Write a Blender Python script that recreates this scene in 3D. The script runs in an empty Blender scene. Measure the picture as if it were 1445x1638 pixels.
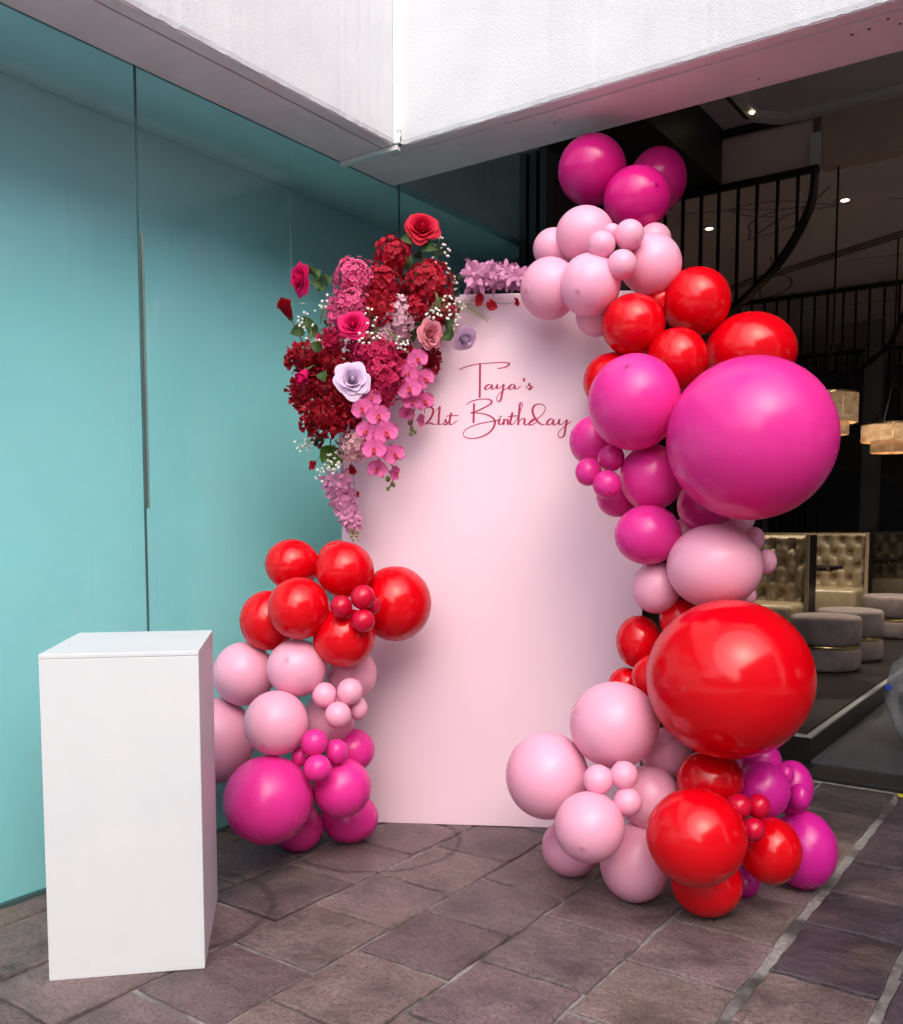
import bpy, bmesh, math, random
from mathutils import Vector, Matrix, Euler

# ------------------------------------------------------------------ camera, sky, sun, exposure
scene = bpy.context.scene
col = scene.collection
PSI = 0.613597            # the camera looks 35 degrees off the glass wall; world X/Y follow the building
cam_data = bpy.data.cameras.new('camera')
cam = bpy.data.objects.new('camera', cam_data)
col.objects.link(cam)
cam.location = (0, 0, 1.4)
cam.rotation_euler = (math.pi / 2 - 0.0755826, 0, PSI)
cam_data.sensor_fit = 'HORIZONTAL'
cam_data.sensor_width = 36
cam_data.lens = 36 * 1489.34 / 1445
cam_data.shift_y = (949.63 - 819) / 1445
cam_data.clip_start = 0.05
cam_data.clip_end = 2000
scene.camera = cam

SUN_EL, SUN_AZ = math.radians(45), math.radians(138)     # veiled sun behind the camera, to the right
world = bpy.data.worlds.new('World')
scene.world = world
world.use_nodes = True
wn = world.node_tree
bg = wn.nodes['Background']
sky = wn.nodes.new('ShaderNodeTexSky')
sky.sky_type = 'NISHITA'
sky.sun_disc = False
sky.sun_elevation = SUN_EL
sky.sun_rotation = SUN_AZ
sky.air_density = 1.0
sky.dust_density = 4.0
sky.ozone_density = 1.0
wn.links.new(sky.outputs[0], bg.inputs[0])
bg.inputs[1].default_value = 0.15
sl = bpy.data.lights.new('sun', 'SUN')
sl.energy = 0.95
sl.angle = math.radians(72)
sl.color = (1.0, 0.96, 0.925)
sun = bpy.data.objects.new('sun', sl)
col.objects.link(sun)
sdir = Vector((math.sin(SUN_AZ) * math.cos(SUN_EL), math.cos(SUN_AZ) * math.cos(SUN_EL), math.sin(SUN_EL)))
sun.location = sdir * 40
sun.rotation_euler = sdir.to_track_quat('Z', 'Y').to_euler()
scene.view_settings.view_transform = 'Standard'
scene.view_settings.look = 'None'
scene.view_settings.gamma = 1
scene.view_settings.exposure = 0.78
scene.cycles.use_adaptive_sampling = True
scene.cycles.adaptive_threshold = 0.05
scene.cycles.max_bounces = 5
scene.cycles.diffuse_bounces = 3
scene.cycles.glossy_bounces = 2
scene.cycles.transmission_bounces = 4
scene.cycles.transparent_max_bounces = 6
scene.cycles.caustics_reflective = False
scene.cycles.caustics_refractive = False
scene.cycles.use_denoising = True
try:
    scene.cycles.denoiser = 'OPENIMAGEDENOISE'
except Exception:
    pass

rnd = random.Random(7)

# ------------------------------------------------------------------ helpers
def new_mat(name):
    m = bpy.data.materials.new(name)
    m.use_nodes = True
    return m, m.node_tree, m.node_tree.nodes['Principled BSDF']

def N(nt, t, **kw):
    n = nt.nodes.new(t)
    for k, v in kw.items():
        setattr(n, k, v)
    return n

def ramp(nt, fac, stops):
    r = N(nt, 'ShaderNodeValToRGB')
    e = r.color_ramp.elements
    while len(e) < len(stops):
        e.new(0.5)
    for el, (p, c) in zip(e, stops):
        el.position = p
        el.color = (c, c, c, 1) if isinstance(c, (int, float)) else (*c, 1)
    nt.links.new(fac, r.inputs[0])
    return r.outputs[0]

def mixc(nt, fac, a, b, mode='MIX'):
    n = N(nt, 'ShaderNodeMix', data_type='RGBA', blend_type=mode)
    if isinstance(fac, (int, float)):
        n.inputs[0].default_value = fac
    else:
        nt.links.new(fac, n.inputs[0])
    for i, v in ((6, a), (7, b)):
        if isinstance(v, tuple):
            n.inputs[i].default_value = (*v, 1)
        else:
            nt.links.new(v, n.inputs[i])
    return n.outputs[2]

def noise(nt, scale, detail=4, rough=0.55, coord='Object', stretch=None):
    tc = N(nt, 'ShaderNodeTexCoord')
    n = N(nt, 'ShaderNodeTexNoise')
    n.inputs['Scale'].default_value = scale
    n.inputs['Detail'].default_value = detail
    n.inputs['Roughness'].default_value = rough
    if coord == 'World':
        g = N(nt, 'ShaderNodeNewGeometry')
        src = g.outputs['Position']
    else:
        src = tc.outputs[coord]
    if stretch:
        mp = N(nt, 'ShaderNodeMapping')
        mp.inputs['Scale'].default_value = stretch
        nt.links.new(src, mp.inputs[0])
        src = mp.outputs[0]
    nt.links.new(src, n.inputs['Vector'])
    return n.outputs['Fac']

def bump(nt, bsdf, height, strength=0.3, dist=0.01, prev=None):
    b = N(nt, 'ShaderNodeBump')
    b.inputs['Strength'].default_value = strength
    b.inputs['Distance'].default_value = dist
    nt.links.new(height, b.inputs['Height'])
    if prev is not None:
        nt.links.new(prev, b.inputs['Normal'])
    nt.links.new(b.outputs[0], bsdf.inputs['Normal'])
    return b.outputs[0]

def simple(name, base, rough=0.5, spec=0.5, metal=0.0, var=0.12, nscale=6.0, bscale=None, bstr=0.2, bdist=0.002,
           coat=0.0, emit=None, estr=0.0, coord='Object', stretch=None):
    m, nt, b = new_mat(name)
    b.inputs['Roughness'].default_value = rough
    b.inputs['Specular IOR Level'].default_value = spec
    b.inputs['Metallic'].default_value = metal
    b.inputs['Coat Weight'].default_value = coat
    if var:
        lo = tuple(c * (1 - var) for c in base)
        hi = tuple(min(1, c * (1 + var)) for c in base)
        f = noise(nt, nscale, 5, coord=coord, stretch=stretch)
        nt.links.new(mixc(nt, ramp(nt, f, [(0.3, 0.0), (0.7, 1.0)]), lo, hi), b.inputs['Base Color'])
    else:
        b.inputs['Base Color'].default_value = (*base, 1)
    if bscale:
        bump(nt, b, noise(nt, bscale, 4, coord=coord, stretch=stretch), bstr, bdist)
    if emit:
        b.inputs['Emission Color'].default_value = (*emit, 1)
        b.inputs['Emission Strength'].default_value = estr
    return m

def link(o, parent=None):
    col.objects.link(o)
    if parent is not None:
        o.parent = parent
    return o

def empty(name, loc=(0, 0, 0), rz=0.0, parent=None):
    o = bpy.data.objects.new(name, None)
    o.empty_display_size = 0.05
    o.location = loc
    o.rotation_euler = (0, 0, rz)
    return link(o, parent)

def tag(o, label=None, cat=None, group=None, kind=None):
    if label: o['label'] = label
    if cat: o['category'] = cat
    if group: o['group'] = group
    if kind: o['kind'] = kind
    return o

class MB:
    """collects boxes, tubes, lathes and patches for ONE mesh object"""
    def __init__(self):
        self.v, self.f = [], []
        self.rim = None
        self.tone = None
    def add(self, vs, fs):
        k = len(self.v)
        self.v += [tuple(x) for x in vs]
        self.f += [tuple(i + k for i in f) for f in fs]
        return self
    def box(self, x0, x1, y0, y1, z0, z1, bev=0.0):
        if bev <= 0:
            return self.add([(x0, y0, z0), (x1, y0, z0), (x1, y1, z0), (x0, y1, z0),
                             (x0, y0, z1), (x1, y0, z1), (x1, y1, z1), (x0, y1, z1)],
                            [(0, 3, 2, 1), (4, 5, 6, 7), (0, 1, 5, 4), (1, 2, 6, 5), (2, 3, 7, 6), (3, 0, 4, 7)])
        bm = bmesh.new()
        bmesh.ops.create_cube(bm, size=1)
        for v in bm.verts:
            v.co = Vector(((x0 + x1) / 2 + v.co.x * (x1 - x0), (y0 + y1) / 2 + v.co.y * (y1 - y0), (z0 + z1) / 2 + v.co.z * (z1 - z0)))
        bmesh.ops.bevel(bm, geom=bm.edges[:], offset=bev, segments=2, affect='EDGES', profile=0.6)
        return self.bm(bm)
    def bm(self, bm):
        bm.verts.index_update()
        self.add([v.co.copy() for v in bm.verts], [[v.index for v in f.verts] for f in bm.faces])
        bm.free()
        return self
    def tube(self, pts, r, n=8, caps=True):
        pts = [Vector(p) for p in pts]
        rs = r if isinstance(r, (list, tuple)) else [r] * len(pts)
        vs, fs = [], []
        up = None
        for i, p in enumerate(pts):
            d = (pts[min(i + 1, len(pts) - 1)] - pts[max(i - 1, 0)]).normalized()
            if up is None:
                up = Vector((0, 0, 1)) if abs(d.z) < 0.9 else Vector((1, 0, 0))
            a = d.cross(up).normalized()
            up = a.cross(d).normalized()
            for k in range(n):
                t = 2 * math.pi * k / n
                vs.append(p + (a * math.cos(t) + up * math.sin(t)) * rs[i])
        for i in range(len(pts) - 1):
            for k in range(n):
                fs.append((i * n + k, i * n + (k + 1) % n, (i + 1) * n + (k + 1) % n, (i + 1) * n + k))
        if caps:
            fs.append(tuple(range(n - 1, -1, -1)))
            fs.append(tuple((len(pts) - 1) * n + k for k in range(n)))
        return self.add(vs, fs)
    def lathe(self, prof, n=32, c=(0, 0, 0), ellipse=(1, 1)):
        vs, fs = [], []
        for r, z in prof:
            for k in range(n):
                t = 2 * math.pi * k / n
                vs.append((c[0] + r * math.cos(t) * ellipse[0], c[1] + r * math.sin(t) * ellipse[1], c[2] + z))
        for i in range(len(prof) - 1):
            for k in range(n):
                fs.append((i * n + k, i * n + (k + 1) % n, (i + 1) * n + (k + 1) % n, (i + 1) * n + k))
        fs.append(tuple(range(n - 1, -1, -1)))
        fs.append(tuple((len(prof) - 1) * n + k for k in range(n)))
        return self.add(vs, fs)
    def grid(self, fn, nu, nv):
        vs = [fn(i / (nu - 1), j / (nv - 1)) for j in range(nv) for i in range(nu)]
        fs = [(j * nu + i, j * nu + i + 1, (j + 1) * nu + i + 1, (j + 1) * nu + i) for j in range(nv - 1) for i in range(nu - 1)]
        return self.add(vs, fs)
    def mesh(self, name, mat, smooth=False):
        me = bpy.data.meshes.new(name)
        me.from_pydata(self.v, [], self.f)
        me.materials.append(mat)
        if smooth:
            me.polygons.foreach_set('use_smooth', [True] * len(me.polygons))
        if self.rim is not None:
            at = me.attributes.new('rim', 'FLOAT', 'POINT')
            at.data.foreach_set('value', self.rim)
        if self.tone is not None:
            at = me.attributes.new('tone', 'FLOAT', 'POINT')
            at.data.foreach_set('value', self.tone)
        me.update()
        return me
    def build(self, name, mat, parent=None, loc=(0, 0, 0), rz=0.0, smooth=False):
        o = bpy.data.objects.new(name, self.mesh(name, mat, smooth))
        o.location = loc
        o.rotation_euler = (0, 0, rz)
        return link(o, parent)

def inst(name, me, parent=None, matrix=None, mat=None):
    o = bpy.data.objects.new(name, me)
    link(o, parent)
    if matrix is not None:
        o.matrix_basis = matrix
    if mat is not None:
        o.material_slots[0].link = 'OBJECT'
        o.material_slots[0].material = mat
    return o

def catmull(pts, per=8):
    P = [Vector(p) for p in pts]
    if len(P) == 2:
        return [P[0].lerp(P[1], i / per) for i in range(per + 1)]
    out = []
    for i in range(len(P) - 1):
        p0, p1, p2, p3 = P[max(i - 1, 0)], P[i], P[i + 1], P[min(i + 2, len(P) - 1)]
        for k in range(per):
            t = k / per
            out.append(0.5 * ((2 * p1) + (p2 - p0) * t + (2 * p0 - 5 * p1 + 4 * p2 - p3) * t * t + (3 * p1 - p0 - 3 * p2 + p3) * t ** 3))
    out.append(P[-1])
    return out

# ------------------------------------------------------------------ materials
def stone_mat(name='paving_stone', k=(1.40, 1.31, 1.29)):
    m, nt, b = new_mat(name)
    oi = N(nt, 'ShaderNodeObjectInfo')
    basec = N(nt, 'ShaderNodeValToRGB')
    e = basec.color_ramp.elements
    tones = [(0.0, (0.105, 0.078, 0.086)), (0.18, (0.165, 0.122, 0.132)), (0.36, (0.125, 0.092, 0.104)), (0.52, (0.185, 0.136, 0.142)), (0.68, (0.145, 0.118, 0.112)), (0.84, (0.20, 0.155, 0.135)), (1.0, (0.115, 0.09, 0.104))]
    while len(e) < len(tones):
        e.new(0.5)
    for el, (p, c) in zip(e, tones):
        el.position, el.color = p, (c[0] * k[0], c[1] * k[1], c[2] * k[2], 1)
    nt.links.new(oi.outputs['Random'], basec.inputs[0])
    big = noise(nt, 4.5, 6, 0.6, 'World')
    mul = N(nt, 'ShaderNodeMix', data_type='RGBA', blend_type='MULTIPLY')
    mul.inputs[0].default_value = 1.0
    nt.links.new(basec.outputs[0], mul.inputs[6])
    nt.links.new(ramp(nt, big, [(0.28, 0.36), (0.48, 0.80), (0.72, 1.2)]), mul.inputs[7])
    fine = noise(nt, 85, 6, 0.7, 'World')
    c2 = mixc(nt, ramp(nt, fine, [(0.38, 0.6), (0.52, 0.0)]), mul.outputs[2], (0.04, 0.03, 0.034))
    c3 = mixc(nt, ramp(nt, noise(nt, 150, 3, 0.6, 'World'), [(0.66, 0.0), (0.72, 0.6)]), c2, (0.42, 0.37, 0.37))
    # brownish / rusty patches
    c4 = mixc(nt, ramp(nt, noise(nt, 2.6, 4, 0.6, 'World'), [(0.55, 0.0), (0.72, 0.45)]), c3, (0.20, 0.145, 0.105))
    # dark curved water marks left by round planters
    geo = N(nt, 'ShaderNodeNewGeometry')
    last = c4
    for (cx, cy, r, wdt, arc) in ((-2.585, 3.09, 0.37, 0.014, 0.8), (-2.73, 2.08, 0.375, 0.02, 0.8)):
        sub = N(nt, 'ShaderNodeVectorMath', operation='SUBTRACT')
        sub.inputs[1].default_value = (cx, cy, 0)
        nt.links.new(geo.outputs['Position'], sub.inputs[0])
        mulv = N(nt, 'ShaderNodeVectorMath', operation='MULTIPLY')
        mulv.inputs[1].default_value = (1, 1, 0)
        nt.links.new(sub.outputs[0], mulv.inputs[0])
        ln = N(nt, 'ShaderNodeVectorMath', operation='LENGTH')
        nt.links.new(mulv.outputs[0], ln.inputs[0])
        wob = N(nt, 'ShaderNodeMath', operation='MULTIPLY_ADD')
        nt.links.new(noise(nt, 6, 3, 0.6, 'World'), wob.inputs[0])
        wob.inputs[1].default_value = 0.06
        nt.links.new(ln.outputs['Value'], wob.inputs[2])
        d = N(nt, 'ShaderNodeMath', operation='SUBTRACT')
        nt.links.new(wob.outputs[0], d.inputs[0])
        d.inputs[1].default_value = r + 0.03
        ab = N(nt, 'ShaderNodeMath', operation='ABSOLUTE')
        nt.links.new(d.outputs[0], ab.inputs[0])
        dv = N(nt, 'ShaderNodeMath', operation='DIVIDE')
        nt.links.new(ab.outputs[0], dv.inputs[0])
        dv.inputs[1].default_value = wdt
        last = mixc(nt, ramp(nt, dv.outputs[0], [(0.35, arc), (1.0, 0.0)]), last, (0.055, 0.04, 0.045))
    nt.links.new(last, b.inputs['Base Color'])
    nt.links.new(ramp(nt, big, [(0.3, 0.42), (0.7, 0.68)]), b.inputs['Roughness'])
    b.inputs['Specular IOR Level'].default_value = 0.4
    p = bump(nt, b, noise(nt, 11, 6, 0.65, 'World'), 0.9, 0.03)
    p = bump(nt, b, noise(nt, 48, 6, 0.7, 'World'), 0.6, 0.008, p)
    return m

M = {}
M['stone'] = stone_mat()
M['dim'] = stone_mat('shaded_paving_stone', (0.62, 0.60, 0.70))  # same stone, with the shade under the building put into its colour
def mortar_mat():
    m, nt, b = new_mat('mortar')
    f = noise(nt, 2.2, 5, 0.6, 'World')
    c = mixc(nt, ramp(nt, f, [(0.42, 0.0), (0.56, 1.0)]), (0.06, 0.052, 0.053), (0.33, 0.31, 0.30))
    c = mixc(nt, ramp(nt, noise(nt, 40, 4, 0.7, 'World'), [(0.35, 0.5), (0.6, 0.0)]), c, (0.06, 0.052, 0.052))
    nt.links.new(c, b.inputs['Base Color'])
    b.inputs['Roughness'].default_value = 0.85
    bump(nt, b, noise(nt, 60, 5, 0.7, 'World'), 0.6, 0.004)
    return m
M['mortar'] = mortar_mat()
M['ground'] = simple('terrace_ground', (0.62, 0.59, 0.57), 0.8, var=0.3, nscale=0.8)
def render_mat():
    m, nt, b = new_mat('rough_white_render')
    c = mixc(nt, ramp(nt, noise(nt, 3, 5), [(0.35, 0.0), (0.75, 1.0)]), (0.64, 0.66, 0.70), (0.71, 0.73, 0.765))
    c = mixc(nt, ramp(nt, noise(nt, 1.3, 6, 0.7, stretch=(1, 1, 0.2)), [(0.66, 0.0), (0.85, 0.12)]), c, (0.5, 0.5, 0.5))
    nt.links.new(c, b.inputs['Base Color'])
    b.inputs['Roughness'].default_value = 0.85
    p = bump(nt, b, noise(nt, 150, 3, 0.5), 0.5, 0.005)
    bump(nt, b, noise(nt, 260, 2, 0.5), 0.3, 0.003, p)
    return m
M['render'] = render_mat()
M['soffit'] = simple('mauve_soffit_paint', (0.95, 0.76, 0.79), 0.8, var=0.06, nscale=5, bscale=140, bstr=0.5, bdist=0.003)
M['groove'] = simple('soffit_groove', (0.17, 0.09, 0.09), 0.9, var=0.1)
M['trim'] = simple('white_plastic_trim', (0.8, 0.8, 0.79), 0.35, var=0.04)
def glass_mat():
    """clear green glass: reflects at its face, tints what is seen through it"""
    m, nt, b = new_mat('green_tinted_glass')
    nt.nodes.remove(b)
    out = nt.nodes['Material Output']
    tr = N(nt, 'ShaderNodeBsdfTransparent')
    tr.inputs[0].default_value = (0.765, 0.960, 0.966, 1)
    gl = N(nt, 'ShaderNodeBsdfGlossy')
    gl.inputs['Roughness'].default_value = 0.015
    fr = N(nt, 'ShaderNodeFresnel')
    fr.inputs[0].default_value = 1.34
    bp = N(nt, 'ShaderNodeBump')
    bp.inputs['Strength'].default_value = 0.03
    bp.inputs['Distance'].default_value = 0.01
    nt.links.new(noise(nt, 1.6, 2, 0.5, 'World'), bp.inputs['Height'])
    nt.links.new(bp.outputs[0], gl.inputs['Normal'])
    mx = N(nt, 'ShaderNodeMixShader')
    geo = N(nt, 'ShaderNodeNewGeometry')
    inv = N(nt, 'ShaderNodeMath', operation='SUBTRACT')
    inv.inputs[0].default_value = 1.0
    nt.links.new(geo.outputs['Backfacing'], inv.inputs[1])
    fm = N(nt, 'ShaderNodeMath', operation='MULTIPLY')      # the sheet is thin: only faces turned to the ray mirror it
    nt.links.new(fr.outputs[0], fm.inputs[0]); nt.links.new(inv.outputs[0], fm.inputs[1])
    nt.links.new(fm.outputs[0], mx.inputs[0])
    nt.links.new(tr.outputs[0], mx.inputs[1])
    nt.links.new(gl.outputs[0], mx.inputs[2])
    # a few smears and dried drip lines on the outer face
    df = N(nt, 'ShaderNodeBsdfDiffuse')
    df.inputs[0].default_value = (0.62, 0.75, 0.74, 1)
    mx2 = N(nt, 'ShaderNodeMixShader')
    sm = ramp(nt, noise(nt, 26, 3, 0.6, 'World', (1, 1, 0.02)), [(0.66, 0.0), (0.74, 0.06)])
    sm2 = ramp(nt, noise(nt, 1.7, 6, 0.7, 'World'), [(0.55, 0.0), (0.8, 0.05)])
    ad = N(nt, 'ShaderNodeMath', operation='ADD')
    nt.links.new(sm, ad.inputs[0]); nt.links.new(sm2, ad.inputs[1])
    nt.links.new(ad.outputs[0], mx2.inputs[0])
    nt.links.new(mx.outputs[0], mx2.inputs[1])
    nt.links.new(df.outputs[0], mx2.inputs[2])
    nt.links.new(mx2.outputs[0], out.inputs[0])
    return m
M['backing'] = simple('pale_backing_sheet', (0.74, 0.80, 0.82), 0.7, var=0.05, nscale=0.9, coord='World')
M['glass'] = glass_mat()
M['silicone'] = simple('dark_silicone', (0.07, 0.12, 0.12), 0.4, var=0.1)
M['pull'] = simple('grey_green_pull', (0.16, 0.24, 0.23), 0.35, var=0.1)
M['steel'] = simple('steel', (0.5, 0.55, 0.55), 0.3, metal=1.0, var=0.05)
M['black'] = simple('black_frame', (0.012, 0.012, 0.013), 0.45, var=0.1)
M['plinth'] = simple('white_brushed_paint', (0.645, 0.67, 0.71), 0.5, var=0.02, nscale=3, bscale=22, bstr=0.12, bdist=0.002, stretch=(1, 1, 7))
def plinth_mat():
    m, nt, b = new_mat('white_brushed_paint')
    c = mixc(nt, ramp(nt, noise(nt, 3, 5), [(0.35, 0.0), (0.7, 1.0)]), (0.66, 0.685, 0.72), (0.70, 0.72, 0.75))
    c = mixc(nt, ramp(nt, noise(nt, 14, 6, 0.75, stretch=(1, 1, 0.5)), [(0.66, 0.0), (0.74, 0.35)]), c, (0.52, 0.53, 0.55))
    c = mixc(nt, ramp(nt, noise(nt, 45, 3, 0.6), [(0.74, 0.0), (0.78, 0.5)]), c, (0.35, 0.34, 0.33))
    nt.links.new(c, b.inputs['Base Color'])
    b.inputs['Roughness'].default_value = 0.5
    bump(nt, b, noise(nt, 22, 4, stretch=(1, 1, 7)), 0.15, 0.002)
    return m
M['plinth'] = plinth_mat()
M['panel'] = simple('pale_pink_panel', (0.86, 0.63, 0.75), 0.42, var=0.012, nscale=2, bscale=240, bstr=0.03)
M['panel_edge'] = simple('panel_edge_white', (0.8, 0.76, 0.77), 0.6, var=0.04)
M['vinyl'] = simple('crimson_vinyl', (0.42, 0.013, 0.09), 0.35, var=0.06)

def latex(name, c, dark, rough=0.2, trans=0.15):
    m, nt, b = new_mat(name)
    out = nt.nodes['Material Output']
    at = N(nt, 'ShaderNodeAttribute', attribute_name='tip')
    oi = N(nt, 'ShaderNodeObjectInfo')
    v = ramp(nt, oi.outputs['Random'], [(0.0, 0.93), (1.0, 1.0)])
    mm = N(nt, 'ShaderNodeMix', data_type='RGBA', blend_type='MULTIPLY')
    mm.inputs[0].default_value = 1
    mm.inputs[6].default_value = (*c, 1)
    nt.links.new(v, mm.inputs[7])
    cc = mixc(nt, at.outputs['Fac'], mm.outputs[2], dark)
    nt.links.new(cc, b.inputs['Base Color'])
    b.inputs['Specular IOR Level'].default_value = 0.5
    nt.links.new(ramp(nt, noise(nt, 3.5, 4), [(0.3, rough * 0.8), (0.7, rough * 1.25)]), b.inputs['Roughness'])
    bump(nt, b, noise(nt, 2.2, 3), 0.12, 0.03)
    tr = N(nt, 'ShaderNodeBsdfTranslucent')       # light filters through the thin stretched skin
    nt.links.new(cc, tr.inputs[0])
    mx = N(nt, 'ShaderNodeMixShader')
    mx.inputs[0].default_value = trans
    nt.links.new(b.outputs[0], mx.inputs[1])
    nt.links.new(tr.outputs[0], mx.inputs[2])
    nt.links.new(mx.outputs[0], out.inputs[0])
    return m
LATEX = {
    'red': latex('red_latex', (0.80, 0.001, 0.008), (0.35, 0.0, 0.002), 0.15),
    'crimson': latex('crimson_latex', (0.66, 0.003, 0.04), (0.3, 0.0, 0.02), 0.22),
    'hot': latex('hot_pink_latex', (0.90, 0.036, 0.36), (0.42, 0.004, 0.14), 0.26),
    'hot2': latex('magenta_latex', (0.74, 0.018, 0.36), (0.36, 0.004, 0.16), 0.26),
    'mag': latex('deep_magenta_latex', (0.72, 0.008, 0.24), (0.36, 0.002, 0.12), 0.22),
    'pink': latex('pale_pink_latex', (0.98, 0.45, 0.635), (0.78, 0.26, 0.40), 0.3, 0.1),
}

def petal_mat(name, c, tip=None, trans=0.25):
    m = bpy.data.materials.new(name)
    m.use_nodes = True
    nt = m.node_tree
    b = nt.nodes['Principled BSDF']
    out = nt.nodes['Material Output']
    f = noise(nt, 38, 3)
    rim = N(nt, 'ShaderNodeAttribute', attribute_name='rim')     # petals pale towards their margin
    lo = tuple(x * 0.80 for x in c)
    cc = mixc(nt, ramp(nt, f, [(0.3, 0.0), (0.65, 1.0)]), lo, c)
    tone = N(nt, 'ShaderNodeAttribute', attribute_name='tone')
    oi = N(nt, 'ShaderNodeObjectInfo')
    cc = mixc(nt, rim.outputs['Fac'], cc, tip or tuple(min(1, x * 1.12) for x in c))
    cc = mixc(nt, 1.0, cc, ramp(nt, tone.outputs['Fac'], [(0.0, 1.0), (1.0, 0.62)]), 'MULTIPLY')
    cc = mixc(nt, 1.0, cc, ramp(nt, oi.outputs['Random'], [(0.0, 0.88), (1.0, 1.0)]), 'MULTIPLY')
    nt.links.new(cc, b.inputs['Base Color'])
    b.inputs['Roughness'].default_value = 0.6
    b.inputs['Specular IOR Level'].default_value = 0.25
    t = N(nt, 'ShaderNodeBsdfTranslucent')
    nt.links.new(cc, t.inputs[0])
    mx = N(nt, 'ShaderNodeMixShader')
    mx.inputs[0].default_value = trans
    nt.links.new(b.outputs[0], mx.inputs[1])
    nt.links.new(t.outputs[0], mx.inputs[2])
    nt.links.new(mx.outputs[0], out.inputs[0])
    return m
PET = {
    'rosered': petal_mat('petal_red', (0.62, 0.003, 0.035)),
    'darkred': petal_mat('petal_dark_red', (0.36, 0.003, 0.012)),
    'hotpink': petal_mat('petal_hot_pink', (0.84, 0.010, 0.17)),
    'softpink': petal_mat('petal_soft_pink', (0.92, 0.34, 0.42)),
    'lilac': petal_mat('petal_lilac', (0.84, 0.66, 0.88)),
    'wine': petal_mat('petal_wine', (0.44, 0.003, 0.02), (0.66, 0.02, 0.06)),
    'dkwine': petal_mat('petal_dark_wine', (0.31, 0.002, 0.013), (0.50, 0.008, 0.03)),
    'fuchsia': petal_mat('petal_fuchsia', (0.82, 0.022, 0.22), (0.94, 0.26, 0.46)),
    'crimsonf': petal_mat('petal_crimson', (0.60, 0.005, 0.075), (0.82, 0.05, 0.20)),
    'palepink': petal_mat('petal_pale_pink', (0.90, 0.44, 0.60), (0.96, 0.68, 0.78)),
    'blush': petal_mat('petal_blush', (0.92, 0.47, 0.54), (0.97, 0.70, 0.74)),
    'orchid': petal_mat('petal_orchid_pink', (0.88, 0.17, 0.47), (0.94, 0.42, 0.68)),
    'orchidlilac': petal_mat('petal_lilac_pink', (0.80, 0.36, 0.60), (0.90, 0.66, 0.80)),
    'lip': petal_mat('orchid_lip', (0.72, 0.07, 0.10), (0.85, 0.35, 0.18)),
    'leaf': petal_mat('leaf_green', (0.055, 0.105, 0.028), (0.09, 0.15, 0.045), 0.15),
    'darkleaf': petal_mat('leaf_dark_green', (0.02, 0.045, 0.022), (0.035, 0.065, 0.03), 0.1),
    'stem': simple('stem_green', (0.13, 0.17, 0.05), 0.6),
    'bud': simple('bud_green', (0.20, 0.25, 0.07), 0.5),
    'gyp': simple('gypsophila_white', (0.85, 0.84, 0.80), 0.7, var=0.05),
}

# ------------------------------------------------------------------ ground and paving
g = MB().add([(-400, -400, -0.03), (400, -400, -0.03), (400, 400, -0.03), (-400, 400, -0.03)], [(0, 1, 2, 3)]).build('ground', M['ground'])
tag(g, 'dull stone terrace ground stretching away behind the forecourt', kind='structure')
pave = MB().add([(-3.25, -2.0, -0.008), (3.4, -2.0, -0.008), (3.4, 5.2, -0.008), (-3.25, 5.2, -0.008)], [(0, 1, 2, 3)]).build('pavement', M['mortar'])
tag(pave, 'mauve grey stone slab pavement with pale mortar joints', kind='structure')
US = [-3.24, -3.09, -2.71, -2.34, -1.97, -1.595, -1.215, -0.83, -0.48, -0.09, 0.29, 0.68, 1.05, 1.45, 1.83, 2.2, 2.6, 3.0, 3.38]
KNOWN = {1: [1.84, 2.40, 2.80], 2: [1.40, 2.25, 2.67, 3.05], 3: [1.66, 2.05, 2.43, 2.80, 3.20], 4: [1.46, 1.85, 2.25, 2.62, 3.0, 3.4], 5: [2.03, 2.42, 2.83, 3.22],
         6: [2.30, 2.69, 3.06, 3.45], 7: [2.52, 2.88, 3.30, 3.655, 4.05, 4.6, 5.02], 8: [2.7, 3.05, 3.45]}
JW = {7: 0.036, 8: 0.03, 2: 0.024, 9: 0.02}
def slab_mesh(w, h, seed):
    r = random.Random(seed)
    def side(a, b):
        n = max(3, int((Vector(b) - Vector(a)).length / 0.06))
        d = (Vector(b) - Vector(a)).normalized()
        nn = Vector((-d.y, d.x))
        return [Vector(a).lerp(Vector(b), i / n) + nn * r.uniform(-0.0025, 0.006) for i in range(n)]
    q = [(0, 0), (w, 0), (w, h), (0, h)]
    q = [(x + r.uniform(-.004, .004), y + r.uniform(-.004, .004)) for x, y in q]
    ring = []
    for i in range(4):
        ring += side(q[i], q[(i + 1) % 4])
    c = Vector((w / 2, h / 2))
    tilt = (r.uniform(-.006, .006), r.uniform(-.006, .006))
    vs, fs = [], []
    n = len(ring)
    for k, (ins, z) in enumerate(((0.0, -0.02), (0.001, -0.005), (0.008, 0.0))):
        for p in ring:
            pp = p + (c - p).normalized() * ins
            zz = z + (0 if k == 0 else tilt[0] * (pp.x - c.x) + tilt[1] * (pp.y - c.y) + r.uniform(-.0008, .0008))
            vs.append((pp.x, pp.y, zz))
    for k in range(2):
        for i in range(n):
            fs.append((k * n + i, k * n + (i + 1) % n, (k + 1) * n + (i + 1) % n, (k + 1) * n + i))
    fs.append(tuple(2 * n + i for i in range(n)))
    return MB().add(vs, fs)
seed = 0
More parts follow.
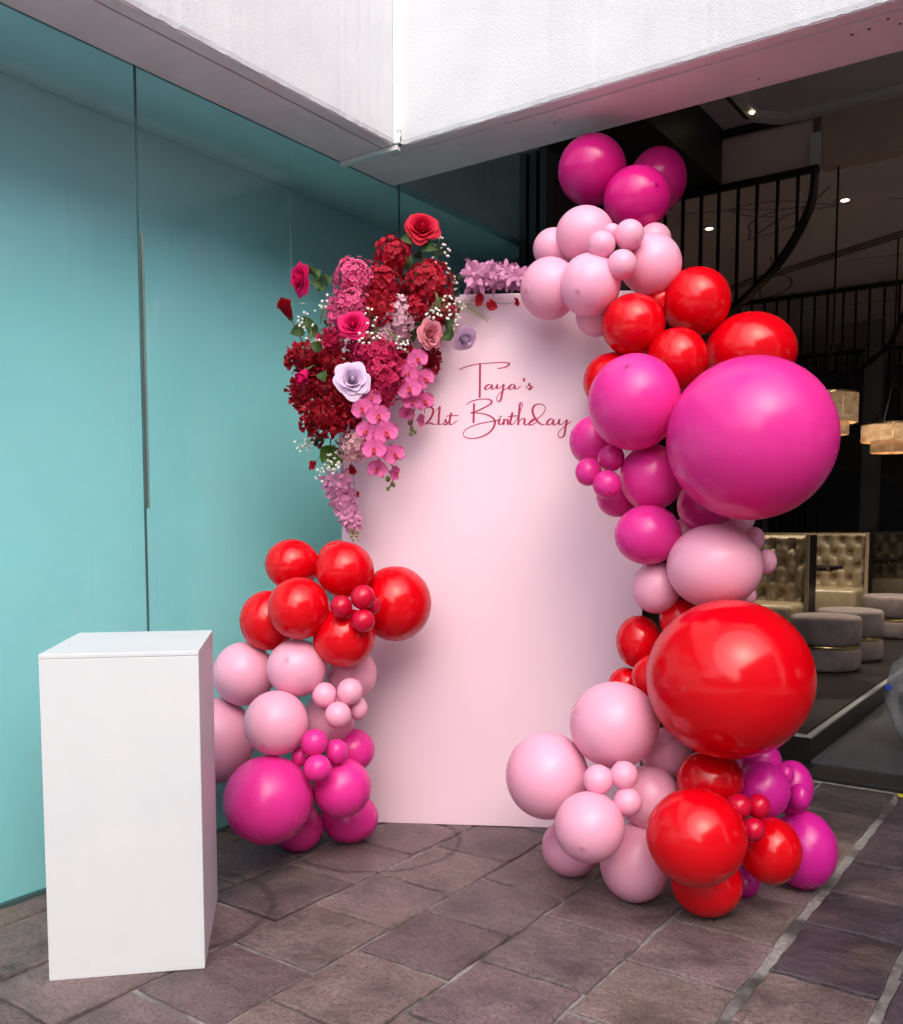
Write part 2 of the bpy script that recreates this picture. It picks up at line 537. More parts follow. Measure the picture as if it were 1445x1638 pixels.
for i in range(len(US) - 1):
    u0, u1 = US[i], US[i + 1]
    kn = KNOWN.get(i, [])
    rr = random.Random(i * 13 + 5)
    vs = list(kn) or [2.2 + rr.uniform(0, .35)]
    while vs[0] > -1.6:
        vs.insert(0, vs[0] - rr.uniform(.36, .43))
    vs[0] = -2.0
    while vs[-1] < 4.8:
        vs.append(vs[-1] + rr.uniform(.37, .44))
    vs[-1] = 5.19
    ja = JW.get(i, 0.010) / 2
    jb = JW.get(i + 1, 0.010) / 2
    for a, b_ in zip(vs[:-1], vs[1:]):
        seed += 1
        jc = rr.choice((0.004, 0.005, 0.008)) + (0.004 if i >= 7 else 0)
        o = slab_mesh(u1 - u0 - ja - jb, b_ - a - 2 * jc, seed).build('paving_slab', M['dim' if (u0 > -0.85 and b_ > 2.95) or a > 4.0 else 'stone'], pave, (u0 + ja, a + jc, rr.uniform(0.001, 0.005)))  # right rows and porch slabs take the shade-darkened stone copy

# ------------------------------------------------------------------ glass wall
gw = empty('glass_wall', (-3.247, 2.4, 0))
tag(gw, 'tall teal back-painted glass wall along the left', 'glass wall')
SEAMS = [-4.35, -2.66, -0.965, 0.73, 2.425, 4.12, 5.64]
for a, b_ in zip(SEAMS[:-1], SEAMS[1:]):
    MB().box(-0.012, 0, a + 0.0035, b_ - 0.0035, 0.0125, 3.9).build('pane', M['glass'], gw, (0, -2.4, 0))
for s_ in SEAMS[2:6]:
    MB().box(-0.010, -0.003, s_ - 0.004, s_ + 0.004, 0.0, 3.9).build('joint', M['silicone'], gw, (0, -2.4, 0))
# the backing sheet leans back from the foot of the glass to the head
MB().add([(-0.02, -4.35, 0.0), (-0.50, -4.35, 3.26), (-0.55, -4.35, 3.26), (-0.06, -4.35, 0.0), (-0.02, 5.64, 0.0), (-0.50, 5.64, 3.26), (-0.55, 5.64, 3.26), (-0.06, 5.64, 0.0)],
         [(0, 1, 5, 4), (3, 7, 6, 2), (0, 3, 2, 1), (4, 5, 6, 7), (1, 2, 6, 5), (0, 4, 7, 3)]).build('backing', M['backing'], gw, (0, -2.4, 0))
MB().box(-0.49, -0.0125, -4.35, 5.64, 3.216, 3.258).build('head_channel', M['backing'], gw, (0, -2.4, 0))
MB().box(-0.014, 0.005, -4.35, 5.64, -0.01, 0.012).build('base_channel', M['silicone'], gw, (0, -2.4, 0))
MB().box(0.0005, 0.014, 2.4275, 2.4345, 1.46, 2.565, 0.002).build('door_pull', M['pull'], gw, (0, -2.4, 0))
MB().box(0.0005, 0.008, 2.4165, 2.427, 1.46, 2.565, 0.002).build('door_gasket', M['silicone'], gw, (0, -2.4, 0))

# ------------------------------------------------------------------ white upper storey with mauve soffit
bld = empty('upper_storey', (-2.888, 3.65, 3.213))
tag(bld, 'white rough rendered upper storey with mauve painted soffit overhanging the corner', 'building')
HB, TOPZ = 3.213, 9.5
def rel(mb, name, m, parent=bld, smooth=False):
    l = parent.location
    mb.v = [(x - l.x, y - l.y, z - l.z) for x, y, z in mb.v]
    return mb.build(name, m, parent, smooth=smooth)
def ragged(mb, p0, p1, nrm, z0, z1, n, seed):
    """rendered wall face whose lower edge is uneven"""
    r = random.Random(seed)
    P0, P1 = Vector(p0), Vector(p1)
    nr = Vector(nrm)
    vs, fs = [], []
    for i in range(n + 1):
        p = P0.lerp(P1, i / n)
        off = r.uniform(-0.0025, 0.0025)
        for z, d in ((z0, -0.03), (z0 + off, 0.0), (z0 + 0.02, 0.004 + off * 0.4), (z1, 0.004)):
            q = p + nr * d
            vs.append((q.x, q.y, z))
    for i in range(n):
        for k in range(3):
            fs.append((i * 4 + k, (i + 1) * 4 + k, (i + 1) * 4 + k + 1, i * 4 + k + 1))
    return mb.add(vs, fs)
rel(ragged(MB(), (-2.888, -6, 0), (-2.888, 3.65, 0), (1, 0, 0), HB + 0.004, TOPZ, 420, 1), 'fascia', M['render'])
rel(ragged(MB(), (-2.888, 3.65, 0), (7, 3.65, 0), (0, -1, 0), HB + 0.004, TOPZ, 420, 2), 'fascia', M['render'])
# soffit boards either side of a recessed drip groove
rel(MB().box(-3.24, -2.969, -6, 3.7349, HB, HB + 0.3).box(-2.958, -2.893, -6, 3.655, HB, HB + 0.3), 'soffit', M['soffit'])
rel(MB().box(-3.24, 7, 3.735, 4.045, HB, HB + 0.3).box(-2.955, 7, 3.656, 3.722, HB, HB + 0.3), 'soffit', M['soffit'])
rel(MB().box(-2.9689, -2.9581, -6, 3.7345, HB + 0.012, HB + 0.2).box(-2.9579, 7, 3.7221, 3.7349, HB + 0.012, HB + 0.2), 'drip_groove', M['groove'])
rel(MB().box(-3.6, -2.9, -6, 3.66, HB + 0.3, TOPZ), 'wall', M['render'])
rel(MB().box(-2.9, 7, 3.66, 4.04, HB + 0.3, TOPZ), 'wall', M['render'])
rel(MB().box(-6, 9, 4.1, 20, 5.2, TOPZ), 'upper_floor', M['render'])
rel(MB().box(-9, -3.6, -6, 4.1, 4.6, TOPZ), 'upper_floor', M['render'])
rel(MB().box(-2.888, -2.852, 3.614, 3.65, HB + 0.0, TOPZ, 0.004), 'corner_trim', M['trim'])
rel(MB().box(-2.880, -2.872, 3.606, 3.614, HB + 0.002, TOPZ), 'corner_trim', M['trim'])
# cable conduit that turns off the corner trim across the left soffit
c0 = Vector((-2.875, 3.63, HB - 0.012)); c1 = Vector((-3.235, 3.64, HB - 0.012))
rel(MB().box(-3.232, -2.868, 3.618, 3.648, HB - 0.026, HB - 0.003, 0.003), 'conduit', M['trim'])
rel(MB().tube([(-2.868, 3.632, HB - 0.004), (-2.858, 3.628, HB + 0.02), (-2.858, 3.622, HB + 0.06)], 0.011, 8), 'conduit_elbow', M['steel'], smooth=True)
for (uu, vv, rr_) in ((-0.86, 3.81, .006), (-0.80, 3.805, .006), (-0.73, 3.77, .0055), (-0.70, 3.83, .005), (-1.25, 3.96, .004), (-2.1, 3.83, .004), (-2.13, 3.84, .0035)):
    rel(MB().lathe([(rr_, -0.0015), (rr_, 0.001)], 10, (uu, vv, HB - 0.0002)), 'screw_hole', M['black'])

# ------------------------------------------------------------------ restaurant interior (dark, behind the porch)
M['int_wall'] = simple('dark_interior_wall', (0.16, 0.13, 0.115), 0.8, var=0.2, nscale=2)
M['int_ceil'] = simple('mauve_brown_ceiling', (0.72, 0.58, 0.54), 0.85, var=0.08, nscale=1.5)
M['tray_ceil'] = simple('grey_mauve_porch_ceiling', (0.58, 0.48, 0.52), 0.8, var=0.06, nscale=1.5)
M['white_int'] = simple('white_casing', (0.62, 0.60, 0.57), 0.5, var=0.06)
M['timber'] = simple('dark_timber_floor', (0.009, 0.006, 0.006), 0.4, var=0.3, nscale=4, stretch=(9, 1, 1))
M['carpet'] = simple('charcoal_aisle_floor', (0.06, 0.058, 0.068), 0.85, var=0.15, nscale=20)
M['rail_metal'] = simple('dark_bronze_metal', (0.05, 0.038, 0.034), 0.3, metal=0.7, var=0.15)
M['nosing'] = simple('aluminium_nosing', (0.42, 0.44, 0.45), 0.45, metal=0.6, var=0.1, nscale=30)
M['brass'] = simple('brass', (0.75, 0.55, 0.25), 0.22, metal=1.0, var=0.05)
M['velvet'] = simple('taupe_velvet', (0.21, 0.165, 0.155), 0.9, var=0.2, nscale=9, bscale=180, bstr=0.15)
M['leather'] = simple('bronze_leather', (0.34, 0.265, 0.165), 0.27, var=0.12, nscale=7, bscale=130, bstr=0.06)
M['curtain'] = simple('grey_curtain', (0.13, 0.11, 0.12), 0.85, var=0.1)
M['ink'] = simple('ceiling_line_paint', (0.30, 0.22, 0.21), 0.8, var=0.1)
def alabaster():
    m, nt, b = new_mat('alabaster')
    c = mixc(nt, ramp(nt, noise(nt, 9, 5, 0.65, stretch=(1, 1, 2.5)), [(0.35, 0.0), (0.65, 1.0)]), (0.40, 0.20, 0.08), (0.62, 0.42, 0.24))
    c = mixc(nt, ramp(nt, noise(nt, 5, 6, 0.7, stretch=(2, 2, 6)), [(0.64, 0.0), (0.68, 0.6)]), c, (0.2, 0.12, 0.07))
    nt.links.new(c, b.inputs['Base Color'])
    b.inputs['Roughness'].default_value = 0.4
    nt.links.new(c, b.inputs['Emission Color'])
    b.inputs['Emission Strength'].default_value = 0.22
    return m
M['alabaster'] = alabaster()
M['lamp'] = simple('warm_lamp', (1, 0.9, 0.7), 0.4, var=0, emit=(1.0, 0.78, 0.45), estr=6.0)

def S(name, mb, m, label):
    return tag(mb.build(name, m), label, kind='structure')
S('threshold', MB().box(-3.3, 9, 5.205, 5.485, -0.01, 0.028, 0.004), M['black'], 'black sliding door threshold at the restaurant opening')
S('joint_strip', MB().box(-3.3, 9, 5.192, 5.204, -0.02, 0.004), M['mortar'], 'pale mortar line in front of the door threshold')
S('aisle_floor', MB().box(-1.34, 9, 5.486, 19.5, -0.02, 0.04), M['carpet'], 'charcoal aisle floor inside the restaurant')
plat = S('platform', MB().box(-6, -1.352, 5.49, 19.5, -0.01, 0.170), M['timber'], 'dark timber booth platform with metal edged step')
MB().box(-1.372, -1.335, 5.478, 19.5, 0.1705, 0.184, 0.002).build('nosing', M['nosing'], plat)
MB().box(-6, -1.3725, 5.478, 5.515, 0.1705, 0.184, 0.002).build('nosing', M['nosing'], plat)
MB().box(-1.3515, -1.342, 5.486, 19.5, 0.0405, 0.170).build('riser', M['timber'], plat)
MB().box(-1.405, -1.400, 5.54, 19.5, 0.1702, 0.1725).build('inlay_strip', M['rail_metal'], plat)
S('back_wall', MB().box(-6, 9, 19.5, 19.7, 0, 5.2), M['int_wall'], 'dark rear wall of the restaurant')
S('side_wall', MB().box(-6.2, -6, 5.64, 19.7, 0, 5.2).box(-6.2, -3.25, 5.62, 5.66, 0, 5.2), M['int_wall'], 'dark left wall of the restaurant')
S('far_wall', MB().box(9, 9.2, 4.1, 8.3, 0, 5.2).box(9, 9.2, 8.3, 9.8, 0, 1.15).box(9, 9.2, 8.3, 9.8, 2.85, 5.2).box(9, 9.2, 9.8, 10.6, 0, 5.2)
  .box(9, 9.2, 10.6, 12.1, 0, 1.0).box(9, 9.2, 10.6, 12.1, 1.7, 5.2).box(9, 9.2, 12.1, 19.7, 0, 5.2), M['int_wall'], 'dark far wall of the restaurant with two open windows')
S('tray_ceiling', MB().box(-3.6, 9, 4.05, 8.46, 4.86, 5.1), M['tray_ceil'], 'grey mauve ceiling over the porch')
lower = S('ceiling', MB().box(-6, 9, 8.5, 19.6, 4.385, 4.85), M['int_ceil'], 'mauve brown dining room ceiling with drawn leaf outlines')
bh = S('bulkhead', MB().box(-2.1, 9, 8.36, 8.497, 4.372, 4.80), simple('tan_bulkhead', (0.50, 0.36, 0.26), 0.8, var=0.05), 'tan bulkhead where the porch ceiling steps down')
MB().box(-2.19, -2.102, 8.34, 8.497, 4.368, 4.66).build('end_post', M['white_int'], bh)
MB().box(-6, -2.192, 8.42, 8.497, 4.372, 4.80).build('wall_panel', M['int_ceil'], bh)
MB().box(-6, 9, 8.33, 8.359, 4.815, 4.859).build('shadow_gap', M['black'], bh)
S('dark_duct_casing', MB().box(-6, -2.93, 5.66, 8.3, 4.38, 4.858), M['black'], 'black boxed casing along the left of the porch ceiling')
# leaf outlines drawn on the ceiling and the two slots of a diffuser
def leafline(pts):
    mb = MB()
    P = catmull([(x, y, 0) for x, y in pts], 6)
    for a, b_ in zip(P[:-1], P[1:]):
        d = (b_ - a).normalized() * 0.5
        nn = Vector((-d.y, d.x, 0)) * 0.028
        mb.add([(a - nn)[:], (a + nn)[:], (b_ + nn)[:], (b_ - nn)[:]], [(0, 1, 2, 3)])
    mb.v = [(x, y, 4.3825) for x, y, z in mb.v]
    return mb.build('leaf_outline', M['ink'], lower)
for (cx, cy, L_, a) in ((-2.45, 9.3, 1.0, 2.4), (-1.35, 9.9, 1.1, 0.9), (-3.4, 11.5, 1.4, 2.0), (-1.9, 11.6, 1.3, 0.4), (-3.1, 9.0, 0.9, 0.5), (-2.6, 13.8, 2.2, 0.2), (-1.0, 8.9, 0.8, 1.8)):
    ca, sa = math.cos(a), math.sin(a)
    def tr(x, y): return (cx + ca * x * L_ - sa * y * L_, cy + sa * x * L_ + ca * y * L_)
    leafline([tr(0, 0), tr(.25, .22), tr(.6, .25), tr(.85, .1), tr(1.1, -.02)])
    leafline([tr(0, 0), tr(.2, -.16), tr(.55, -.22), tr(.9, -.1), tr(1.1, -.02)])
    leafline([tr(-.5, .1), tr(0, 0), tr(.5, .03), tr(.9, -.01)])
for dy in (0, 0.09, 0.18):
    a, b_ = Vector((-5.0, 12.35 + dy, 0)), Vector((0.6, 9.32 + dy, 0))
    nn = Vector((0.028, 0.05, 0)) * 0.35
    mb = MB().add([(a - nn)[:], (a + nn)[:], (b_ + nn)[:], (b_ - nn)[:]], [(0, 1, 2, 3)])
    mb.v = [(x, y, 4.381) for x, y, z in mb.v]
    mb.build('diffuser_slot', M['black'], lower)

# ceiling cassette in the porch
cs = empty('ceiling_cassette', (-2.4, 7.4, 4.86))
tag(cs, 'white octagonal framed ceiling cassette above the porch, lit at one corner', 'ceiling unit')
def octo(x0, x1, y0, y1, c):
    return [(x0 + c, y0), (x1 - c, y0), (x1, y0 + c), (x1, y1 - c), (x1 - c, y1), (x0 + c, y1), (x0, y1 - c), (x0, y0 + c)]
def ringmesh(o, i, z0, z1):
    n = len(o)
    vs = [(x, y, z1) for x, y in o] + [(x, y, z0) for x, y in o] + [(x, y, z0) for x, y in i] + [(x, y, z1) for x, y in i]
    fs = []
    for k in range(3):
        for j in range(n):
            fs.append((k * n + j, k * n + (j + 1) % n, (k + 1) * n + (j + 1) % n, (k + 1) * n + j))
    return MB().add(vs, fs)
ringmesh(octo(-.22, 2.9, -1.4, .96, .2), octo(-.13, 2.8, -1.3, .86, .17), -0.07, 0.0).build('frame', M['white_int'], cs)
MB().add([(x, y, -0.012) for x, y in octo(-.131, 2.801, -1.301, .861, .17)], [tuple(range(8))]).build('panel', M['tray_ceil'], cs)
ringmesh(octo(-.30, 2.98, -1.48, 1.0, .22), octo(-.225, 2.905, -1.405, .965, .2), -0.015, -0.002).build('shadow_frame', M['black'], cs)
MB().lathe([(0.012, 0), (0.02, 0.01), (0.02, 0.03)], 12, (-.16, .55, -0.085)).build('lamp', M['lamp'], cs)

def downlight(x, y, label, z=4.385):
    d = empty('downlight', (x, y, z))
    tag(d, label, 'downlight', 'downlights in the dining room ceiling')
    MB().lathe([(0.034, -0.004), (0.034, 0.0)], 24).build('lens', M['lamp'], d)
    mb = MB()
    n = 28
    vs, fs = [], []
    for r, zz in ((0.036, -0.001), (0.07, -0.008), (0.105, -0.010), (0.11, 0.0)):
        vs += [(r * math.cos(2 * math.pi * k / n), r * math.sin(2 * math.pi * k / n), zz) for k in range(n)]
    for i in range(3):
        fs += [(i * n + k, (i + 1) * n + k, (i + 1) * n + (k + 1) % n, i * n + (k + 1) % n) for k in range(n)]
    mb.add(vs, fs).build('bezel', M['tray_ceil'], d, smooth=True)
    l = bpy.data.lights.new('downlight_glow', 'SPOT')
    l.energy = 205
    l.color = (1, 0.88, 0.72)
    l.spot_size = math.radians(95)
    l.spot_blend = 0.6
    l.shadow_soft_size = 0.05
    lo = bpy.data.objects.new('lamp_light', l)
    lo.location = (0, 0, -0.03)
    link(lo, d)
downlight(-2.13, 9.36, 'round warm downlight right of the arched rod screen, in the ceiling')
downlight(-3.45, 9.45, 'round warm downlight low behind the rods of the nearest screen')
downlight(-0.6, 11.4, 'round warm downlight off to the right over the aisle')
for x, y, w in ((0.9, 9.4, 'nearest row, left'), (2.6, 9.4, 'nearest row, right'), (0.9, 13.2, 'far row, left'), (2.6, 13.2, 'far row, right')):  # extra lamps, unseen, added to lift the light in the dining room
    downlight(x, y, 'round warm downlight added out of view to brighten the right of the dining room, ' + w)

# arched screens of rods hung from the ceiling across the booths
def screen(v, ztop, x0, x1, arc, rods, label):
    s = empty('rod_screen', (x1, v, 0))
    tag(s, label, 'screen', 'arched rod screens hanging over the booths')
    MB().box(x0 - x1, 0.03, -0.03, 0.03, ztop - 0.05, ztop, 0.004).build('top_rail', M['rail_metal'], s)
    A = catmull([(x - x1, 0, z) for x, z in arc], 8)
    mb = MB()
    vs, fs = [], []
    for i, p in enumerate(A):
        d = (A[min(i + 1, len(A) - 1)] - A[max(i - 1, 0)]).normalized()
        nn = Vector((-d.z, 0, d.x)) * 0.018
        for q, y in ((p - nn, -0.06), (p - nn, 0.06), (p + nn, 0.06), (p + nn, -0.06)):
            vs.append((q.x, y, q.z))
    for i in range(len(A) - 1):
        for k in range(4):
            fs.append((i * 4 + k, i * 4 + (k + 1) % 4, (i + 1) * 4 + (k + 1) % 4, (i + 1) * 4 + k))
    mb.add(vs, fs).build('curved_rail', M['rail_metal'], s)
    for x in rods:
        zb = None
        for a, b_ in zip(A[:-1], A[1:]):
            if (a.x - (x - x1)) * (b_.x - (x - x1)) <= 0:
                zb = (a.z + b_.z) / 2
        if zb is None:
            zb = min(p.z for p in A)
        MB().box(x - x1 - 0.013, x - x1 + 0.013, -0.013, 0.013, zb, ztop - 0.05).build('rod', M['rail_metal'], s)
screen(8.28, 4.366, -5.2, -2.126, [(-2.126, 4.34), (-2.152, 4.068), (-2.267, 3.818), (-2.422, 3.599), (-2.594, 3.44), (-2.799, 3.28), (-3.2, 3.08), (-3.8, 2.93), (-5.2, 2.85)],
       [-2.263, -2.429, -2.604, -2.768, -2.94, -3.10, -3.27, -3.44, -3.61, -3.78], 'nearest dark metal rod screen with a curved lower rail under the ceiling step')
screen(12.7, 4.366, -5.6, -2.09, [(-2.09, 4.34), (-2.129, 4.042), (-2.174, 3.935), (-2.305, 3.626), (-2.478, 3.461), (-2.766, 3.271), (-3.027, 3.152), (-3.6, 3.0), (-5.6, 2.88)],
       [-2.22, -2.39, -2.56, -2.72, -2.87, -3.06, -3.22, -3.38, -3.55, -3.70, -3.86, -4.03, -4.2, -4.36], 'second dark metal rod screen behind the chandeliers, seen over the giant magenta balloon')
screen(17.3, 4.36, -6, -2.2, [(-2.2, 4.33), (-2.25, 4.0), (-2.4, 3.6), (-2.7, 3.3), (-3.2, 3.1), (-6, 2.9)],
       [-2.3 - 0.17 * k for k in range(18)], 'furthest dark metal rod screen at the back of the dining room')
# tall rods of a floor to ceiling partition at the back

def chandelier(x, y, ztop, R, h1, h2, label):
    c = empty('chandelier', (x, y, ztop))
    tag(c, label, 'chandelier', 'alabaster chandeliers over the booths')
    n = 14
    def tier(r, z0, z1, nm):
        t = empty(nm, (0, 0, 0), parent=c)
        for k in range(n):
            a0, a1 = 2 * math.pi * k / n, 2 * math.pi * (k + 0.965) / n
            mb = MB()
            vs, fs = [], []
            for j in range(4):
                a = a0 + (a1 - a0) * j / 3
                for rr_, z in ((r, z0), (r, z1), (r - 0.016, z1), (r - 0.016, z0)):
                    vs.append((rr_ * math.cos(a), rr_ * math.sin(a), z))
            for j in range(3):
                for q in range(4):
                    fs.append((j * 4 + q, (j + 1) * 4 + q, (j + 1) * 4 + (q + 1) % 4, j * 4 + (q + 1) % 4))
            fs += [(0, 1, 2, 3), (15, 14, 13, 12)]
            mb.add(vs, fs).build('shade_panel', M['alabaster'], t)
    tier(R, -h1, -0.012, 'upper_tier')
    tier(R * 0.68, -h1 - h2, -h1 - 0.002 + 0.03, 'lower_tier')
    MB().lathe([(R + 0.006, -0.012), (R + 0.006, 0.004), (R - 0.02, 0.004), (R - 0.02, -0.012)], 42).build('rim', M['brass'], c)
    for k in range(3):
        a = 2.1 * k + 0.4
        MB().tube([(R * .9 * math.cos(a), R * .9 * math.sin(a), 0.0), (0.02 * math.cos(a), 0.02 * math.sin(a), 0.42)], 0.005, 6).build('hanger', M['rail_metal'], c)
    MB().tube([(0, 0, 0.42), (0, 0, 4.38 - ztop)], 0.009, 6).build('stem_rod', M['rail_metal'], c)
    l = bpy.data.lights.new('chandelier_glow', 'POINT')      # the lamp inside the alabaster drum
    l.energy = 3
    l.color = (1, 0.68, 0.4)
    l.shadow_soft_size = 0.06
    lo = bpy.data.objects.new('lamp_light', l)
    lo.location = (0, 0, -0.08)
    link(lo, c)
chandelier(-1.975, 8.42, 2.50, 0.215, 0.25, 0.10, 'alabaster drum chandelier half hidden by the giant magenta balloon')
chandelier(-1.93, 10.86, 2.45, 0.30, 0.19, 0.115, 'wide two tier alabaster chandelier over the ottomans')

# booths
def booth(v, label, x0=-3.6, x1=-2.4):
    b_ = empty('banquette', (x1, v, 0.17))
    tag(b_, label, 'banquette', 'tufted bronze booth seats along the platform')
    W_ = x1 - x0
    MB().box(-W_, -0.005, -0.02, 0.14, 0.0, 1.10, 0.02).build('back_shell', M['leather'], b_, smooth=False)
    # tufted back: diamond buttons pulled in
    btn = []
    for r in range(4):
        for k in range(7):
            x = -W_ + 0.12 + k * 0.185 + (0.0925 if r % 2 else 0)
            z = 1.02 - 0.155 * r
            if x < -0.05:
                btn.append((x, z))
    def fn(s, t):
        x = -W_ + 0.02 + s * (W_ - 0.04)
        z = 0.44 + t * 0.67
        y = -0.10
        for bx, bz in btn:
            d2 = ((x - bx) ** 2 + (z - bz) ** 2) / 0.045 ** 2
            if d2 < 9:
                y += 0.06 * math.exp(-d2)
            # pleats toward diagonal neighbours
        u_ = (x + W_ - 0.12) / 0.185
        w_ = (1.02 - z) / 0.155
        dg = min(abs(((u_ + w_ * 0.5) + .5) % 1 - .5), abs(((u_ - w_ * 0.5) + .5) % 1 - .5))
        y += 0.022 * math.exp(-(dg / 0.06) ** 2)
        e = min(1, min(s, 1 - s) * W_ / 0.04, (1 - t) * 0.67 / 0.04)
        y += 0.08 * (1 - math.sqrt(max(0, 1 - (1 - e) ** 2)))
        return (x, y, z)
    bk = MB().grid(fn, 66, 46).build('tufted_back', M['leather'], b_, smooth=True)
    me = MB().lathe([(0.002, -0.008), (0.011, -0.005), (0.013, 0.0)], 8).mesh('button', M['leather'], True)
    for bx, bz in btn:
        inst('button', me, bk, Matrix.Translation((bx, -0.055, bz)) @ Matrix.Rotation(math.pi / 2, 4, 'X'))
    MB().box(-W_, 0.0, -0.62, -0.03, 0.10, 0.455, 0.05).build('seat', M['leather'], b_, smooth=True)
    MB().box(-W_ + .02, -0.02, -0.58, -0.05, 0.0, 0.11).build('kick_board', M['timber'], b_)
    MB().box(0.0, 0.028, -0.14, 0.16, 0.0, 1.115, 0.006).build('end_panel', M['rail_metal'], b_)
    MB().box(-0.004, 0.036, -0.165, -0.141, 0.0, 1.12, 0.004).build('end_piping', M['leather'], b_)
booth(9.55, 'tufted bronze leather booth nearest, partly behind the pink balloons')
booth(12.15, 'tufted bronze leather booth in the middle with a table in front', -3.7, -2.37)
booth(14.75, 'tufted bronze leather booth furthest back at the right edge', -3.7, -2.15)
def table(x1, v, label):
    t = empty('dining_table', (x1, v, 0.17))
    tag(t, label, 'table', 'booth tables')
    MB().box(-1.2, 0.0, -0.33, 0.33, 0.71, 0.75, 0.006).build('top', M['timber'], t)
    MB().box(-0.03, 0.004, -0.335, -0.25, 0.705, 0.752, 0.002).build('corner_clip', M['brass'], t)
    MB().lathe([(0.24, 0.0), (0.24, 0.012), (0.05, 0.03), (0.04, 0.1), (0.04, 0.66), (0.2, 0.709)], 24, (-0.6, 0, 0)).build('pedestal', M['rail_metal'], t, smooth=True)
table(-2.45, 10.9, 'dark booth table with a brass corner clip, nearer one')
table(-2.3, 13.4, 'dark booth table with a brass corner clip, further one')
def ottoman(x, y, label, r=0.285):
    o = empty('ottoman', (x, y, 0.1705))
    tag(o, label, 'ottoman', 'taupe velvet ottomans on the platform')
    def drum(z0, z1):
        e = 0.03
        return [(r - e, z0), (r - e * .3, z0 + e * .3), (r, z0 + e), (r, z1 - e), (r - e * .3, z1 - e * .3), (r - e, z1), (0.001, z1 + 0.008)]
    MB().lathe(drum(0.0, 0.19), 40).build('base_drum', M['velvet'], o, smooth=True)
    MB().lathe(drum(0.215, 0.45), 40).build('cushion', M['velvet'], o, smooth=True)
    MB().lathe([(r - 0.012, 0.188), (r - 0.012, 0.218)], 40).build('band', M['brass'], o, smooth=True)
ottoman(-1.93, 8.26, 'taupe velvet ottoman with brass band, nearest to the step')
ottoman(-1.89, 8.98, 'taupe velvet ottoman with brass band, just behind the nearest one')
ottoman(-1.86, 11.0, 'taupe velvet ottoman with brass band at the right edge, furthest', 0.33)
# column, curtain and arched panel at the back of the room
cl = MB().box(-3.06, -2.83, 14.95, 15.2, 0.17, 4.38, 0.01).build('column', simple('grey_column', (0.20, 0.21, 0.20), 0.6, var=0.1))
tag(cl, 'slim grey column standing behind the furthest booth', 'column')
def curt(s, t):
    return (-5.4 + s * 1.5, 13.2 + 0.06 * math.sin(s * 70) + 0.02 * math.sin(s * 31 + 1), 0.2 + t * 3.2)
cu = MB().grid(curt, 160, 2).build('curtain', M['curtain'], smooth=True)
tag(cu, 'grey mauve curtain in folds behind the nearest booth', 'curtain')
ap = [(-1.25, 0.17), (1.25, 0.17)] + [(1.25 * math.cos(a * math.pi / 20), 1.0 + 1.25 * math.sin(a * math.pi / 20)) for a in range(21)]
def arch():
    n = len(ap)
    mb = MB().add([(x, 0, z) for x, z in ap] + [(x, 0.06, z) for x, z in ap],
                  [tuple(range(n)), tuple(range(2 * n - 1, n - 1, -1))] + [(i, n + i, n + (i + 1) % n, (i + 1) % n) for i in range(n)])
    return mb
ar = arch().build('arched_panel', simple('slate_panel', (0.055, 0.06, 0.068), 0.7, var=0.15), None, (-3.6, 16.3, 0))
tag(ar, 'slate grey arched wall panel behind the booths', 'wall panel')
pr = empty('rod_partition', (-5.0, 14.2, 0.17))
tag(pr, 'open partition of thin upright bronze rods behind the booths', 'partition')
for k in range(10):
    MB().box(-0.012 + .17 * k, 0.012 + .17 * k, -0.012, 0.012, 0.0, 2.78).build('rod', M['rail_metal'], pr)
# door stack: black framed folding leaves parked against the end of the glass wall
ds = empty('folding_door', (-3.1, 5.35, 0))
tag(ds, 'black framed folding door leaves stacked at the end of the glass wall', 'door')
for k in range(3):
    y0 = 5.27 - 5.35
    x = 0.0 + 0.075 * k
    lf = empty('door_leaf', (x - 0.08, y0, 0), parent=ds)
    MB().box(0, 0.05, 0, 0.09, 0.03, 3.75, 0.003).build('stile', M['black'], lf)
    MB().box(0, 0.05, 0.76, 0.85, 0.03, 3.75, 0.003).build('stile', M['black'], lf)
    MB().box(0, 0.05, 0.09, 0.76, 0.03, 0.22).build('rail', M['black'], lf)
    MB().box(0, 0.05, 0.09, 0.76, 3.6, 3.75).build('rail', M['black'], lf)
    MB().box(0.02, 0.03, 0.09, 0.76, 0.22, 3.6).build('pane', simple('dark_glass', (0.01, 0.013, 0.014), 0.05, var=0), lf)
hd = MB().box(-3.25, 9, 5.25, 5.45, 4.4, 4.858).build('door_header', M['black'])
tag(hd, 'black door track header across the restaurant opening', kind='structure')

# clear plastic bag of things at the right edge, and a scrap of yellow tape
def bagmesh():
    bm = bmesh.new()
    bmesh.ops.create_icosphere(bm, subdivisions=4, radius=1)
    r = random.Random(4)
    offs = [(Vector((r.uniform(-1, 1), r.uniform(-1, 1), r.uniform(-1, 1))).normalized(), r.uniform(-.16, .14)) for _ in range(90)]
    for v in bm.verts:
        n = v.co.normalized()
        k = 1.0
        for d, a in offs:
            t = n.dot(d)
            if t > 0.93:
                k += a * (t - 0.93) / 0.07
        prof = 1.0 if v.co.z > -0.1 else 1.0 - 0.45 * (-v.co.z - 0.1)
        v.co = Vector((n.x * k * prof * 0.20, n.y * k * prof * 0.19, n.z * k * 0.32 + 0.31))
        if v.co.z < 0.0: v.co.z = 0.0
    return MB().bm(bm)
mbag, ntb, bb = new_mat('clear_plastic')
bb.inputs['Base Color'].default_value = (0.45, 0.45, 0.47, 1)
bb.inputs['Roughness'].default_value = 0.12
bb.inputs['Alpha'].default_value = 0.55
bump(ntb, bb, noise(ntb, 22, 6, 0.7), 0.9, 0.03)
